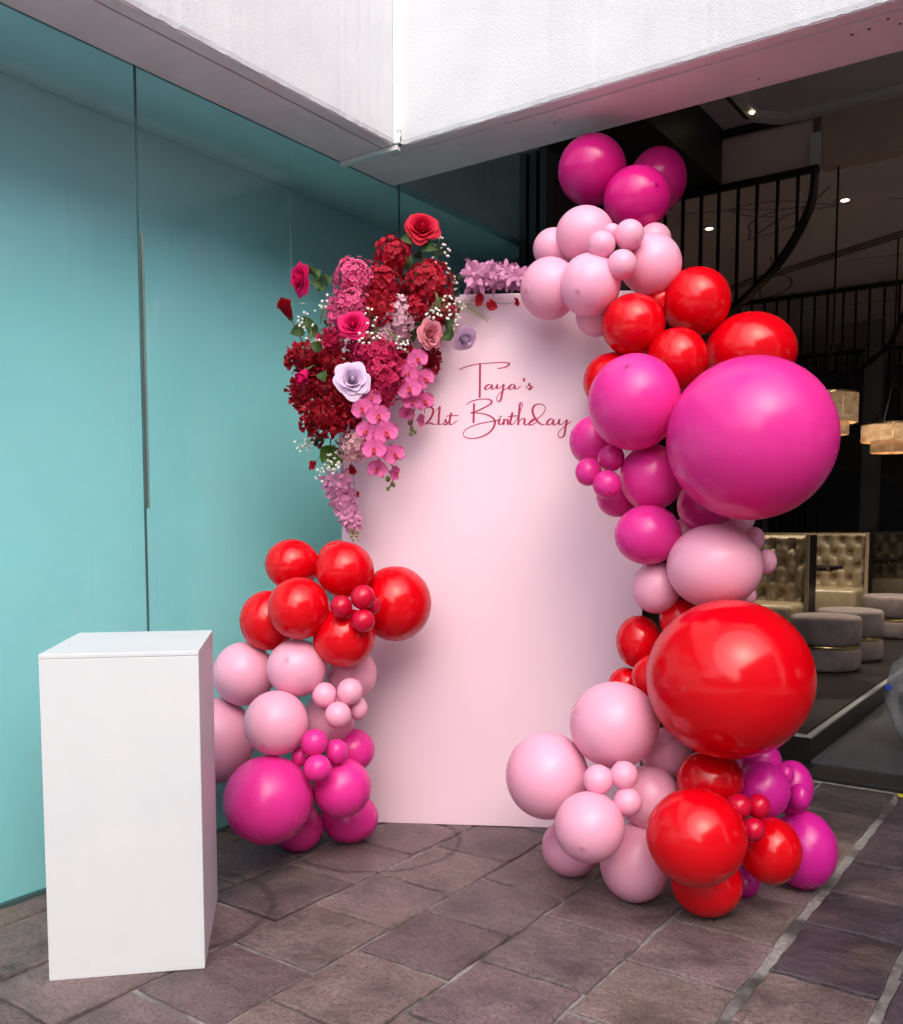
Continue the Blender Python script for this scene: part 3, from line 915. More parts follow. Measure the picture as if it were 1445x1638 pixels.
bag = bagmesh().build('plastic_bag', mbag, None, (-0.86, 6.05, 0.041), smooth=True)
tag(bag, 'crumpled clear plastic bag standing on the aisle floor at the right edge', 'bag')
bm_ = bmesh.new(); bmesh.ops.create_icosphere(bm_, subdivisions=3, radius=0.125)
for v in bm_.verts: v.co = Vector((v.co.x, v.co.y, v.co.z * 1.5 + 0.28))
MB().bm(bm_).build('contents', simple('grey_bag_contents', (0.16, 0.165, 0.19), 0.6, var=0.3, nscale=9, bscale=12, bstr=0.8, bdist=0.03), bag, smooth=True)
MB().box(-.175, -.145, -.14, -.115, .38, .41, .004).build('blue_tag', simple('blue_print', (0.01, 0.07, 0.55), 0.4, var=0), bag)
yt = MB().box(-0.05, 0.05, -0.02, 0.02, 0, 0.006, 0.001).build('tape_strip', simple('yellow_tape', (0.6, 0.5, 0.02), 0.5), None, (-0.78, 5.165, 0.006), 0.5)
tag(yt, 'scrap of yellow tape on the paving by the door threshold', 'tape')

# ------------------------------------------------------------------ plinth
ANG = math.radians(45.3)
pz = empty('plinth', (-2.587, 1.538, 0.004), ANG)
tag(pz, 'tall white painted plinth standing in front of the teal glass', 'plinth')
PW, PD, PH = 0.462, 0.565, 1.006
MB().box(0.0, PW, 0.0, 0.014, 0.0, PH - 0.0145, 0.0025).build('front_panel', M['plinth'], pz)
MB().box(PW - 0.014, PW, 0.0145, PD - 0.0145, 0.0, PH - 0.0145, 0.0025).build('side_panel', M['plinth'], pz)
MB().box(0.0, 0.014, 0.0145, PD - 0.0145, 0.0, PH - 0.0145, 0.0025).build('side_panel', M['plinth'], pz)
MB().box(0.0, PW, PD - 0.014, PD, 0.0, PH - 0.0145, 0.0025).build('back_panel', M['plinth'], pz)
MB().box(-0.0005, PW + 0.0005, -0.0005, PD + 0.0005, PH - 0.014, PH, 0.0025).build('top_panel', M['plinth'], pz)

# ------------------------------------------------------------------ backdrop board with lettering
BA = math.radians(29.77)
bd = empty('backdrop_board', (-2.873, 3.207, 0.004), BA)
tag(bd, 'tall pale pink rectangular backdrop board with crimson script lettering', 'backdrop')
BW, BH = 1.362, 2.409
MB().box(0, BW, 0, 0.03, 0, BH, 0.002).build('board', M['panel'], bd)
MB().box(-0.0008, BW + 0.0008, 0.004, 0.031, -0.0008, BH + 0.0008).build('edge_band', M['panel_edge'], bd)
for x in (0.25, 1.1):
    MB().box(x, x + 0.04, 0.031, 0.07, 0.0, 1.9).box(x, x + 0.04, 0.071, 0.55, 0.0, 0.03).build('stand_leg', M['black'], bd)
LET = [[[(0.5387, 2.0808), (0.5709, 2.0931), (0.6205, 2.1039), (0.6699, 2.1074), (0.7192, 2.1091), (0.75, 2.108), (0.7623, 2.1035), (0.755, 2.0933), (0.7378, 2.0863), (0.7101, 2.0831)], [(0.6328, 2.1062), (0.6323, 2.0593), (0.6318, 2.0045), (0.6313, 1.9544)], [(0.6875, 2.0086), (0.6751, 2.0137), (0.6628, 2.0077), (0.6547, 1.9975), (0.6591, 1.9913), (0.6702, 1.9942), (0.6813, 2.0038), (0.6875, 2.0098), (0.6838, 2.0001), (0.6875, 1.9928), (0.6962, 1.9951), (0.706, 2.0047), (0.7103, 2.012), (0.7073, 2.0023), (0.711, 1.9949), (0.7196, 1.9966), (0.7307, 2.0056), (0.7381, 2.0128), (0.7351, 1.994), (0.7308, 1.9697), (0.726, 1.9472), (0.7174, 1.9375), (0.7087, 1.9413), (0.7074, 1.9547), (0.716, 1.9693), (0.7333, 1.9837), (0.7535, 1.9968), (0.7658, 2.0076)], [(0.7886, 2.0085), (0.7763, 2.0123), (0.7664, 2.0051), (0.7622, 1.9954), (0.7671, 1.9905), (0.7776, 1.9946), (0.7886, 2.0073), (0.7862, 1.9976), (0.7911, 1.9914), (0.7997, 1.9937), (0.8144, 2.0057)], [(0.8259, 2.0383), (0.8284, 2.0334), (0.8266, 2.0237)], [(0.8353, 1.9957), (0.8457, 2.0053), (0.8536, 2.0161), (0.8512, 2.0088), (0.8574, 2.0027), (0.8599, 1.9954), (0.855, 1.9887), (0.8477, 1.9888), (0.8452, 1.9925), (0.855, 1.993), (0.8715, 2.0031)]], [[(0.3856, 1.8898), (0.3812, 1.896), (0.3837, 1.9071), (0.3938, 1.9156), (0.4063, 1.9179), (0.4188, 1.9116), (0.4226, 1.898), (0.4163, 1.8784), (0.4037, 1.8576), (0.3886, 1.8417), (0.3974, 1.8459), (0.4099, 1.8452), (0.4275, 1.8382)], [(0.4363, 1.9016), (0.4439, 1.9088), (0.4514, 1.9168), (0.4482, 1.8842), (0.4457, 1.8405)], [(0.435, 1.84), (0.4588, 1.8398)], [(0.4626, 1.8397), (0.4713, 1.8495), (0.4795, 1.8617), (0.477, 1.8544), (0.4832, 1.8469), (0.4813, 1.8402), (0.4738, 1.8378), (0.4676, 1.8409), (0.4807, 1.8402), (0.4914, 1.8499), (0.5001, 1.8714), (0.5032, 1.8898), (0.4976, 1.8652), (0.4951, 1.8456), (0.5001, 1.8381), (0.5089, 1.8399), (0.5213, 1.8478), (0.5307, 1.8563)], [(0.4801, 1.8753), (0.5088, 1.8774), (0.5363, 1.8771)]], [[(0.6059, 1.9315), (0.6048, 1.8887), (0.6036, 1.8427)], [(0.5724, 1.9233), (0.5836, 1.9348), (0.6084, 1.9443), (0.6394, 1.9495), (0.6704, 1.9479), (0.6846, 1.9391), (0.6797, 1.9276), (0.6581, 1.915), (0.6271, 1.9), (0.5929, 1.8882), (0.6209, 1.8879), (0.652, 1.8832), (0.6799, 1.8725), (0.6979, 1.8564), (0.6986, 1.8374), (0.6894, 1.8167), (0.6708, 1.7984), (0.6398, 1.7827), (0.6056, 1.775), (0.5744, 1.7784), (0.5582, 1.7908), (0.5613, 1.8068), (0.5787, 1.8214), (0.6086, 1.834), (0.6459, 1.8441), (0.6831, 1.8498), (0.7041, 1.8527)], [(0.7041, 1.8527), (0.7128, 1.8563), (0.7214, 1.8611), (0.7171, 1.847), (0.7196, 1.8366), (0.7271, 1.8378), (0.7363, 1.8487)], [(0.7412, 1.8609), (0.7394, 1.8468), (0.7376, 1.8346), (0.7406, 1.848), (0.7474, 1.8571), (0.7579, 1.8589)], [(0.7238, 1.8739), (0.7245, 1.8715), (0.7226, 1.8684)], [(0.7579, 1.8589), (0.7567, 1.8467), (0.7592, 1.8362), (0.7666, 1.8417), (0.7733, 1.8685), (0.7781, 1.8892), (0.7721, 1.8636), (0.7678, 1.8441), (0.7734, 1.8355), (0.782, 1.8391), (0.7931, 1.8512), (0.8089, 1.8828), (0.8199, 1.9107), (0.8222, 1.9253), (0.8167, 1.9308), (0.8106, 1.923), (0.8082, 1.8986), (0.8059, 1.8682), (0.8037, 1.834), (0.8079, 1.8486), (0.8202, 1.8601), (0.8312, 1.8593), (0.8319, 1.8483), (0.8301, 1.8398), (0.8363, 1.8336), (0.8486, 1.8384), (0.8658, 1.8474), (0.8927, 1.8636), (0.9146, 1.8828), (0.9237, 1.9034), (0.9156, 1.9193), (0.8959, 1.9244), (0.8776, 1.9192), (0.8678, 1.9041), (0.8692, 1.8821), (0.8817, 1.8588), (0.8953, 1.8428), (0.9101, 1.8335), (0.9235, 1.8365)], [(0.7572, 1.8699), (0.7788, 1.8727), (0.8016, 1.8737)], [(0.8927, 1.8538), (0.878, 1.8601), (0.8633, 1.8529), (0.8529, 1.8396), (0.8585, 1.8328), (0.8732, 1.8369), (0.8928, 1.8526)], [(0.9614, 1.8544), (0.9491, 1.8587), (0.9369, 1.8503), (0.9309, 1.8388), (0.9371, 1.8327), (0.9493, 1.8374), (0.9614, 1.8531), (0.9578, 1.8422), (0.9622, 1.833), (0.9726, 1.836), (0.9847, 1.848), (0.9877, 1.8565), (0.9835, 1.8432), (0.9897, 1.8334), (1.0019, 1.8375), (1.0188, 1.8532), (1.0142, 1.8264), (1.0108, 1.7991), (1.006, 1.7827), (0.9963, 1.7766), (0.9847, 1.7798), (0.9803, 1.7908), (0.9887, 1.8054), (1.0069, 1.8223), (1.0245, 1.8367), (1.0384, 1.8481)]]]
def stroke_mesh(strokes):
    mb = MB()
    for idx, st in enumerate(strokes):
        P = catmull([(x, z, 0) for x, z in st], 10)
        # calligraphic pen: down strokes wide, up and level strokes thin
        ws = []
        for i, p in enumerate(P):
            d = P[min(i + 1, len(P) - 1)] - P[max(i - 1, 0)]
            if d.length < 1e-9:
                ws.append(0.0016); continue
            d.normalize()
            ws.append(0.0015 + 0.0033 * max(0.0, -d.y) ** 1.3 + 0.0005 * abs(d.x))
        for _ in range(4):
            ws = [(ws[max(i - 1, 0)] + ws[i] + ws[min(i + 1, len(ws) - 1)]) / 3 for i in range(len(ws))]
        n = len(P)
        vs, fs = [], []
        yf = -0.0012 - 0.0001 * idx
        for i, p in enumerate(P):
            d = (P[min(i + 1, n - 1)] - P[max(i - 1, 0)]).normalized()
            nn = Vector((-d.y, d.x, 0)) * ws[i]
            tp = 0.35 if i in (0, n - 1) else 1.0
            a, b_ = p + nn * tp, p - nn * tp
            vs += [(a.x, yf, a.y), (b_.x, yf, b_.y)]
        for i in range(n - 1):
            fs.append((2 * i, 2 * i + 1, 2 * i + 3, 2 * i + 2))
        # back rim gives the vinyl its thickness
        k = len(vs)
        vs += [(x, 0.0005, z) for x, y, z in vs]
        for i in range(n - 1):
            fs.append((2 * i, 2 * i + 2, k + 2 * i + 2, k + 2 * i))
            fs.append((2 * i + 1, k + 2 * i + 1, k + 2 * i + 3, 2 * i + 3))
        mb.add(vs, fs)
    return mb
for st in LET:
    stroke_mesh(st).build('lettering', M['vinyl'], bd)

# ------------------------------------------------------------------ balloons
BALLOONS = [
    ((-1.979, 3.915, 2.991), 0.153, 0.153, 'mag', None,
     'deep magenta balloon under the mauve soffit, leftmost of the top trio'),
    ((-1.768, 4.161, 2.974), 0.131, 0.145, 'mag', None,
     'deep magenta balloon at the very top, half hidden on the right of the top trio'),
    ((-1.755, 3.901, 2.815), 0.145, 0.140, 'mag', (0.38, -0.92, 0.11),
     'deep magenta balloon hanging lowest and foremost of the top trio'),
    ((-1.87, 3.637, 2.621), 0.123, 0.115, 'pink', None,
     'light pink balloon tucked under the deep magenta top trio of the garland'),
    ((-2.022, 3.64, 2.589), 0.088, 0.085, 'pink', None,
     'dull pink balloon peeking out behind, left edge of the upper pink cluster'),
    ((-1.95, 3.482, 2.376), 0.122, 0.127, 'pink', (-0.83, -0.53, -0.18),
     'light pink balloon covering the top right corner of the backdrop, beside the lilac flower spike'),
    ((-1.763, 3.48, 2.364), 0.123, 0.125, 'pink', (-0.5, -0.77, -0.39),
     'light pink balloon foremost in the upper pink cluster, below its three small balloons'),
    ((-1.59, 3.687, 2.462), 0.123, 0.124, 'pink', (0.72, -0.65, 0.24),
     'light pink balloon on the right of the upper pink cluster, above two red balloons'),
    ((-1.669, 3.9, 2.629), 0.073, 0.069, 'pink', None,
     'light pink balloon sliver showing right below the deep magenta trio'),
    ((-1.792, 3.606, 2.267), 0.090, 0.087, 'pink', None,
     'light pink balloon half hidden under the upper pink cluster, against the backdrop'),
    ((-1.7, 3.451, 2.506), 0.055, 0.054, 'pink', None,
     'tiny light pink balloon, left of the upper pink cluster of minis'),
    ((-1.614, 3.523, 2.546), 0.059, 0.059, 'pink', None,
     'tiny light pink balloon, topmost of the upper pink minis'),
    ((-1.62, 3.47, 2.421), 0.058, 0.058, 'pink', (0.13, -0.75, -0.65),
     'tiny light pink balloon, lowest of the upper pink minis'),
    ((-1.711, 3.565, 2.585), 0.036, 0.034, 'pink', None,
     'tiny light pink balloon sliver behind the upper pink minis'),
    ((-1.601, 3.544, 2.197), 0.127, 0.123, 'red', None,
     'bright red balloon left of the upper red group, below the pink cluster'),
    ((-1.433, 3.785, 2.311), 0.140, 0.138, 'red', None,
     'bright red balloon topmost of the upper red group, tilted against the dark interior'),
    ((-1.423, 3.572, 2.044), 0.120, 0.125, 'red', None,
     'bright red balloon in the middle of the upper red group, touching the giant magenta one'),
    ((-1.24, 3.897, 2.101), 0.186, 0.162, 'red', None,
     'wide oval red balloon resting behind the giant magenta balloon'),
    ((-1.703, 3.571, 1.983), 0.120, 0.118, 'red', None,
     'red balloon half hidden behind the upper left magenta ball, over the backdrop'),
    ((-1.574, 3.747, 2.323), 0.078, 0.076, 'red', None,
     'red balloon sliver in the gap below the upper pink cluster'),
    ((-1.452, 3.234, 1.843), 0.169, 0.176, 'hot', (-0.3, -0.73, 0.61),
     'large hot pink balloon left of the giant magenta one'),
    ((-1.036, 3.282, 1.695), 0.289, 0.283, 'hot', None,
     'giant magenta balloon bulging out on the right of the garland'),
    ((-1.705, 3.422, 1.73), 0.102, 0.101, 'hot', None,
     'magenta balloon by the end of the lettering, left edge of the garland'),
    ((-1.444, 3.386, 1.576), 0.122, 0.127, 'hot', None,
     'magenta balloon under the large hot pink one, right of three minis'),
    ((-1.421, 3.305, 1.355), 0.125, 0.113, 'hot', None,
     'magenta balloon below the minis, above the mid pink balloons'),
    ((-1.616, 3.449, 1.507), 0.083, 0.084, 'hot', None,
     'dark magenta balloon half hidden beneath the magenta minis'),
    ((-1.315, 3.599, 1.471), 0.102, 0.106, 'hot', None,
     'dark magenta balloon in shade under the giant magenta one'),
    ((-1.643, 3.246, 1.596), 0.051, 0.054, 'hot', None,
     'tiny magenta balloon, leftmost of the three magenta minis'),
    ((-1.581, 3.314, 1.65), 0.052, 0.052, 'hot', None,
     'tiny magenta balloon, topmost of the three magenta minis'),
    ((-1.558, 3.233, 1.546), 0.054, 0.055, 'hot', (0.07, -0.83, -0.56),
     'tiny magenta balloon, lowest of the three magenta minis'),
    ((-1.18, 3.352, 1.242), 0.172, 0.155, 'pink', None,
     'large light pink oval balloon in mid garland, above the giant red one'),
    ((-1.417, 3.381, 1.152), 0.091, 0.101, 'pink', None,
     'light pink balloon left of the large pink oval, at the backdrop edge'),
    ((-1.209, 3.698, 1.419), 0.065, 0.068, 'pink', None,
     'pale pink balloon peeking between giant magenta and large pink oval'),
    ((-1.102, 3.566, 1.34), 0.039, 0.046, 'pink', None,
     'tiny pink balloon peeking out right, upper of two by the bronze booths'),
    ((-1.078, 3.644, 1.251), 0.039, 0.049, 'pink', None,
     'tiny pink balloon peeking out right, lower of two by the bronze booths'),
    ((-1.395, 3.592, 1.37), 0.045, 0.049, 'pink', None,
     'pink balloon sliver right of the magenta balloon below the minis'),
    ((-1.141, 3.624, 1.12), 0.035, 0.037, 'pink', None,
     'pale pink balloon sliver between large pink oval and giant red'),
    ((-1.046, 3.153, 0.867), 0.282, 0.274, 'red', None,
     'giant glossy red balloon in the lower right garland'),
    ((-1.518, 3.456, 0.928), 0.090, 0.106, 'red', None,
     'small red balloon at the backdrop edge, left of the giant red one'),
    ((-1.338, 3.437, 1.026), 0.081, 0.084, 'red', None,
     'red balloon half hidden behind the top left of the giant red one'),
    ((-1.4, 3.319, 0.812), 0.078, 0.087, 'red', None,
     'red balloon half hidden left of the giant red, above pink balloon'),
    ((-1.566, 3.447, 0.748), 0.071, 0.072, 'red', None,
     'red balloon low behind the big round pink balloon, against the backdrop'),
    ((-1.455, 3.109, 0.662), 0.163, 0.158, 'pink', None,
     'large round pink balloon, top of the lower pink flower cluster'),
    ((-1.687, 3.019, 0.453), 0.155, 0.163, 'pink', None,
     'large round pink balloon, leftmost of the lower garland'),
    ((-1.353, 3.352, 0.521), 0.096, 0.097, 'pink', None,
     'pink balloon in shade below the giant red one'),
    ((-1.354, 3.205, 0.381), 0.111, 0.121, 'pink', None,
     'pink balloon right of the lower pink minis, beside big red'),
    ((-1.428, 2.859, 0.35), 0.122, 0.122, 'pink', (-0.32, -0.89, -0.31),
     'pink balloon at the front of the lower pink cluster, below its minis'),
    ((-1.692, 3.23, 0.117), 0.118, 0.115, 'pink', None,
     'pink balloon on the paving, partly behind the front pink balloon'),
    ((-1.382, 3.146, 0.146), 0.130, 0.144, 'pink', None,
     'lilac pink balloon on the paving, left of the front red balloon'),
    ((-1.423, 2.912, 0.505), 0.052, 0.053, 'pink', None,
     'tiny pink balloon, left of the lower pink minis'),
    ((-1.349, 2.964, 0.521), 0.049, 0.050, 'pink', None,
     'tiny pink balloon, upper right of the lower pink minis'),
    ((-1.329, 2.954, 0.432), 0.050, 0.050, 'pink', None,
     'tiny pink balloon, lower right of the lower pink minis'),
    ((-1.13, 3.216, 0.481), 0.117, 0.112, 'red', None,
     'red balloon squeezed under the giant red one'),
    ((-1.075, 2.937, 0.362), 0.164, 0.161, 'red', None,
     'large red balloon at the very front of the garland foot'),
    ((-1.118, 3.167, 0.12), 0.125, 0.117, 'red', None,
     'red balloon resting on the paving under the front red balloon'),
    ((-0.923, 3.264, 0.251), 0.104, 0.117, 'red', None,
     'red balloon beside the magenta one at the right foot of the garland'),
    ((-0.987, 3.096, 0.44), 0.043, 0.044, 'crimson', None,
     'tiny crimson balloon, left of the three by the front red balloon'),
    ((-0.938, 3.156, 0.434), 0.038, 0.043, 'crimson', None,
     'tiny crimson balloon, right of the three by the front red balloon'),
    ((-0.935, 3.097, 0.37), 0.039, 0.040, 'crimson', None,
     'tiny crimson balloon, lowest of the three by the front red balloon'),
    ((-1.003, 3.403, 0.421), 0.102, 0.106, 'hot2', None,
     'magenta balloon right of the red ones at the garland foot'),
    ((-1.048, 3.519, 0.497), 0.082, 0.086, 'hot2', None,
     'magenta balloon directly beneath the giant red one'),
    ((-0.956, 3.632, 0.384), 0.078, 0.106, 'hot2', None,
     'magenta balloon at the back of the garland foot, behind two tiny ones'),
    ((-0.903, 3.628, 0.151), 0.121, 0.149, 'hot2', None,
     'large magenta balloon on the paving, rightmost of all balloons'),
    ((-0.945, 3.493, 0.468), 0.033, 0.040, 'hot2', None,
     'tiny magenta balloon, upper of two at the right foot'),
    ((-0.893, 3.505, 0.387), 0.036, 0.051, 'hot2', None,
     'tiny magenta balloon, lower of two at the right foot'),
    ((-1.058, 3.412, 0.059), 0.057, 0.057, 'hot2', None,
     'dark magenta balloon sliver on the paving between two red balloons'),
    ((-2.827, 2.84, 1.225), 0.115, 0.108, 'red', None,
     'red balloon at the top left of the left cluster, against teal glass'),
    ((-2.557, 2.871, 1.208), 0.121, 0.115, 'red', None,
     'red balloon at the top centre of the left cluster, below the trailing lilac flowers'),
    ((-2.679, 2.969, 1.235), 0.092, 0.093, 'red', None,
     'red balloon peeking over the top of the left cluster'),
    ((-2.465, 3.083, 1.058), 0.154, 0.160, 'red', None,
     'red balloon standing out over the backdrop, right of the left cluster'),
    ((-2.629, 2.674, 1.061), 0.123, 0.125, 'red', None,
     'red balloon foremost of the left cluster reds'),
    ((-2.849, 2.715, 0.995), 0.117, 0.125, 'red', None,
     'red balloon leftmost in the left cluster, above a pink one'),
    ((-2.508, 2.808, 0.939), 0.126, 0.121, 'red', None,
     'red balloon at the bottom of the left cluster reds, above pink balloons'),
    ((-2.437, 2.712, 1.075), 0.043, 0.045, 'crimson', None,
     'tiny crimson balloon, left of the left cluster minis'),
    ((-2.38, 2.776, 1.111), 0.049, 0.049, 'crimson', None,
     'tiny crimson balloon, topmost of the left cluster minis'),
    ((-2.367, 2.761, 1.02), 0.048, 0.046, 'crimson', None,
     'tiny crimson balloon, lowest of the left cluster minis'),
    ((-2.388, 2.843, 1.071), 0.033, 0.036, 'crimson', None,
     'tiny crimson balloon sliver between the left cluster minis and the right red ball'),
    ((-2.948, 2.669, 0.768), 0.128, 0.134, 'pink', None,
     'pale pink balloon by the top corner of the white plinth'),
    ((-2.666, 2.697, 0.814), 0.120, 0.117, 'pink', (-0.17, -0.9, 0.41),
     'light pink balloon centred below the left cluster reds'),
    ((-2.619, 2.975, 0.758), 0.111, 0.109, 'pink', None,
     'light pink balloon right of the left cluster, flat against the backdrop'),
    ((-3.064, 2.612, 0.481), 0.162, 0.183, 'pink', None,
     'lilac pink balloon partly hidden by the white plinth'),
    ((-2.656, 2.569, 0.614), 0.126, 0.128, 'pink', (-0.22, -0.83, -0.51),
     'light pink balloon above the big hot pink ball in the left cluster'),
    ((-2.66, 2.872, 0.576), 0.112, 0.112, 'pink', None,
     'light pink balloon behind the pink minis of the left cluster'),
    ((-2.548, 2.731, 0.711), 0.050, 0.052, 'pink', None,
     'tiny pink balloon, left of the left cluster pink minis'),
    ((-2.464, 2.79, 0.726), 0.052, 0.054, 'pink', None,
     'tiny pink balloon, topmost of the left cluster pink minis'),
    ((-2.477, 2.732, 0.639), 0.053, 0.053, 'pink', (-0.19, -0.54, -0.82),
     'tiny pink balloon, lowest of the left cluster pink minis'),
    ((-2.477, 2.854, 0.645), 0.039, 0.048, 'pink', None,
     'tiny pink balloon, rightmost of the left cluster pink minis'),
    ((-2.647, 2.514, 0.32), 0.174, 0.172, 'hot', (-0.56, -0.76, -0.33),
     'big hot pink balloon at the foot of the left cluster'),
    ((-2.493, 2.77, 0.333), 0.119, 0.120, 'hot', None,
     'hot pink balloon right of the big one in the left cluster'),
    ((-2.588, 2.947, 0.437), 0.092, 0.091, 'hot', None,
     'dark pink balloon behind the hot pink minis, against the backdrop'),
    ((-2.672, 3.019, 0.11), 0.126, 0.109, 'hot', None,
     'hot pink balloon on the paving at the backdrop foot'),
    ((-2.78, 2.807, 0.099), 0.108, 0.098, 'hot', None,
     'hot pink balloon on the paving beneath the big hot pink ball'),
    ((-2.498, 2.619, 0.546), 0.052, 0.053, 'hot', None,
     'tiny hot pink balloon, topmost of the left cluster hot pink minis'),
    ((-2.469, 2.713, 0.496), 0.044, 0.050, 'hot', None,
     'tiny hot pink balloon, rightmost of the left cluster hot pink minis'),
    ((-2.462, 2.596, 0.456), 0.054, 0.052, 'hot', None,
     'tiny hot pink balloon, lowest of the left cluster hot pink minis'),
    ((-2.601, 2.645, 0.471), 0.035, 0.040, 'hot', None,
     'tiny hot pink balloon sliver, leftmost of the left cluster hot pink minis'),
]
def balloon(loc, rx, rz, colr, tip, label, seed):
    r = random.Random(seed * 31 + 3)
    ry = (rx + rz) / 2
    if tip is None:
        # neck turned inward; nozzle end somewhere out of sight
        t = Vector((r.uniform(-.7, .7), r.uniform(-1.0, -.75), r.uniform(-.7, .7))).normalized()
    else:
        t = Vector(tip).normalized()
    q = t.to_track_quat('Z', 'Y').to_matrix()
    small = max(rx, rz) < 0.075
    nseg, nring = (28, 18) if small else (44, 30)
    vs, fs, tipw = [], [], []
    R_ = max(rx, rz)
    nip = min(0.010, 0.09 * R_) / R_          # angular size of the thick spot at the crown
    th = [0.0, nip * 0.5, nip, nip * 1.6] + [nip * 1.6 + (math.pi - 0.10 - nip * 1.6) * (k + 1) / nring for k in range(nring)]
    for k, a in enumerate(th):
        f = 1.0 + 0.018 * math.cos(a)      # fuller at the crown, drawn in to the neck
        if a > 2.2:
            f *= 1.0 + 0.07 * ((a - 2.2) / 0.84) ** 2.2
        bumpr = 0.012 if a < nip * 0.8 else (0.005 if a < nip * 1.3 else 0.0)
        f += bumpr * (tip is not None)
        w = 0.0 if tip is None else (1.0 if a <= nip * 0.6 else (0.45 if a <= nip * 1.1 else 0.0))
        for s in range(1 if k == 0 else nseg):
            p = 2 * math.pi * s / nseg
            d = q @ Vector((math.sin(a) * math.cos(p), math.sin(a) * math.sin(p), math.cos(a)))
            vs.append((d.x * f * rx, d.y * f * ry, d.z * f * rz))
            tipw.append(w)
    for s in range(nseg):
        fs.append((0, 1 + s, 1 + (s + 1) % nseg))
    for k in range(len(th) - 2):
        b0, b1 = 1 + k * nseg, 1 + (k + 1) * nseg
        for s in range(nseg):
            fs.append((b0 + s, b1 + s, b1 + (s + 1) % nseg, b0 + (s + 1) % nseg))
    fs.append(tuple(1 + (len(th) - 2) * nseg + s for s in range(nseg)))
    me = bpy.data.meshes.new('balloon')
    me.from_pydata(vs, [], fs)
    me.polygons.foreach_set('use_smooth', [True] * len(me.polygons))
    at = me.attributes.new('tip', 'FLOAT', 'POINT')
    at.data.foreach_set('value', tipw)
    me.materials.append(LATEX[colr])
    o = bpy.data.objects.new('balloon', me)
    o.location = loc
    o.rotation_euler = (0, 0, PSI)
    link(o)
    tag(o, label, 'balloon', 'balloons of the garland')
    # rolled knot at the neck
    n = -(q @ Vector((0, 0, 1)))
    rr_ = min(0.011, 0.16 * R_)
    base = Vector((n.x * rx, n.y * ry, n.z * rz)) * 1.0
    MB().tube([base, base + n * rr_ * 0.9, base + n * rr_ * 1.5, base + n * rr_ * 2.2], [rr_ * .6, rr_ * .45, rr_ * .8, rr_ * .95], 8).build('knot', LATEX[colr], o, smooth=True)
    return o
for i, (loc, rx, rz, colr, tip, label) in enumerate(BALLOONS):
    balloon(loc, rx, rz, colr, tip, label, i)

# ------------------------------------------------------------------ flowers
CAMR = Matrix.Rotation(PSI, 3, 'Z')        # flowers are described facing along the view axis
def face_dir(f):
    return (CAMR @ Vector(f)).normalized()
def dirmat(z, roll=0.0):
    q = Vector(z).to_track_quat('Z', 'Y').to_matrix()
    return (q @ Matrix.Rotation(roll, 3, 'Z')).to_4x4()

def rose_petal(r0, r1, h, ang, curl, p, seed):
    r = random.Random(seed)
    ph = r.uniform(0, 6)
    def fn(s, t):
        s = s * 2 - 1
        w = (0.30 + 0.70 * math.sin(min(1, t * 1.25) * math.pi / 2)) * (1 - 0.30 * max(0, t - 0.72) / 0.28)
        a = s * ang / 2 * w
        tt = t * (1 - 0.10 * s * s)
        rad = r0 + (r1 - r0) * tt ** p
        z = h * tt
        if tt > 0.6:
            k = (tt - 0.6) / 0.4
            rad += curl * k * k * (1 + 0.35 * math.sin(s * 2.2 + ph))
            z -= curl * 0.75 * k * k * k
        rad += 0.018 * math.sin(5 * s + ph) * tt
        return (rad * math.cos(a), rad * math.sin(a), z)
    mb = MB().grid(fn, 11, 8)
    mb.rim = [max(0, j / 7 - .55) / .45 for j in range(8) for i in range(11)]
    return mb
ROSE_WH = [(2, .015, .07, .80, 4.6, .0, .5), (3, .03, .16, .82, 3.6, .015, .5), (3, .05, .28, .82, 3.0, .03, .5), (4, .07, .42, .78, 2.5, .07, .5),
           (5, .09, .58, .70, 2.2, .12, .55), (5, .10, .74, .58, 2.0, .19, .6), (5, .10, .86, .44, 1.85, .24, .7)]
PETM = {}
for w, (n, r0, r1, h, a, cl_, p) in enumerate(ROSE_WH):
    for k in range(2):
        PETM[(w, k)] = rose_petal(r0, r1, h, a, cl_, p, w * 3 + k).mesh('petal', PET['rosered'], True)
def leaf_mesh(p0, p1, wd):
    P0, P1 = Vector(p0), Vector(p1)
    d = P1 - P0
    vd = face_dir((0, -1, 0))
    side = d.cross(vd).normalized()
    up = side.cross(d).normalized()
    if up.dot(vd) < 0: up = -up
    def fn(s, t):
        s = s * 2 - 1
        w = wd * math.sin(math.pi * min(1, t ** 0.8)) ** 0.85
        return tuple(P0 + d * t + side * (s * w) + up * (wd * (0.55 * math.sin(math.pi * t) + 0.35 * abs(s) * math.sin(math.pi * t))))
    return MB().grid(fn, 5, 8)
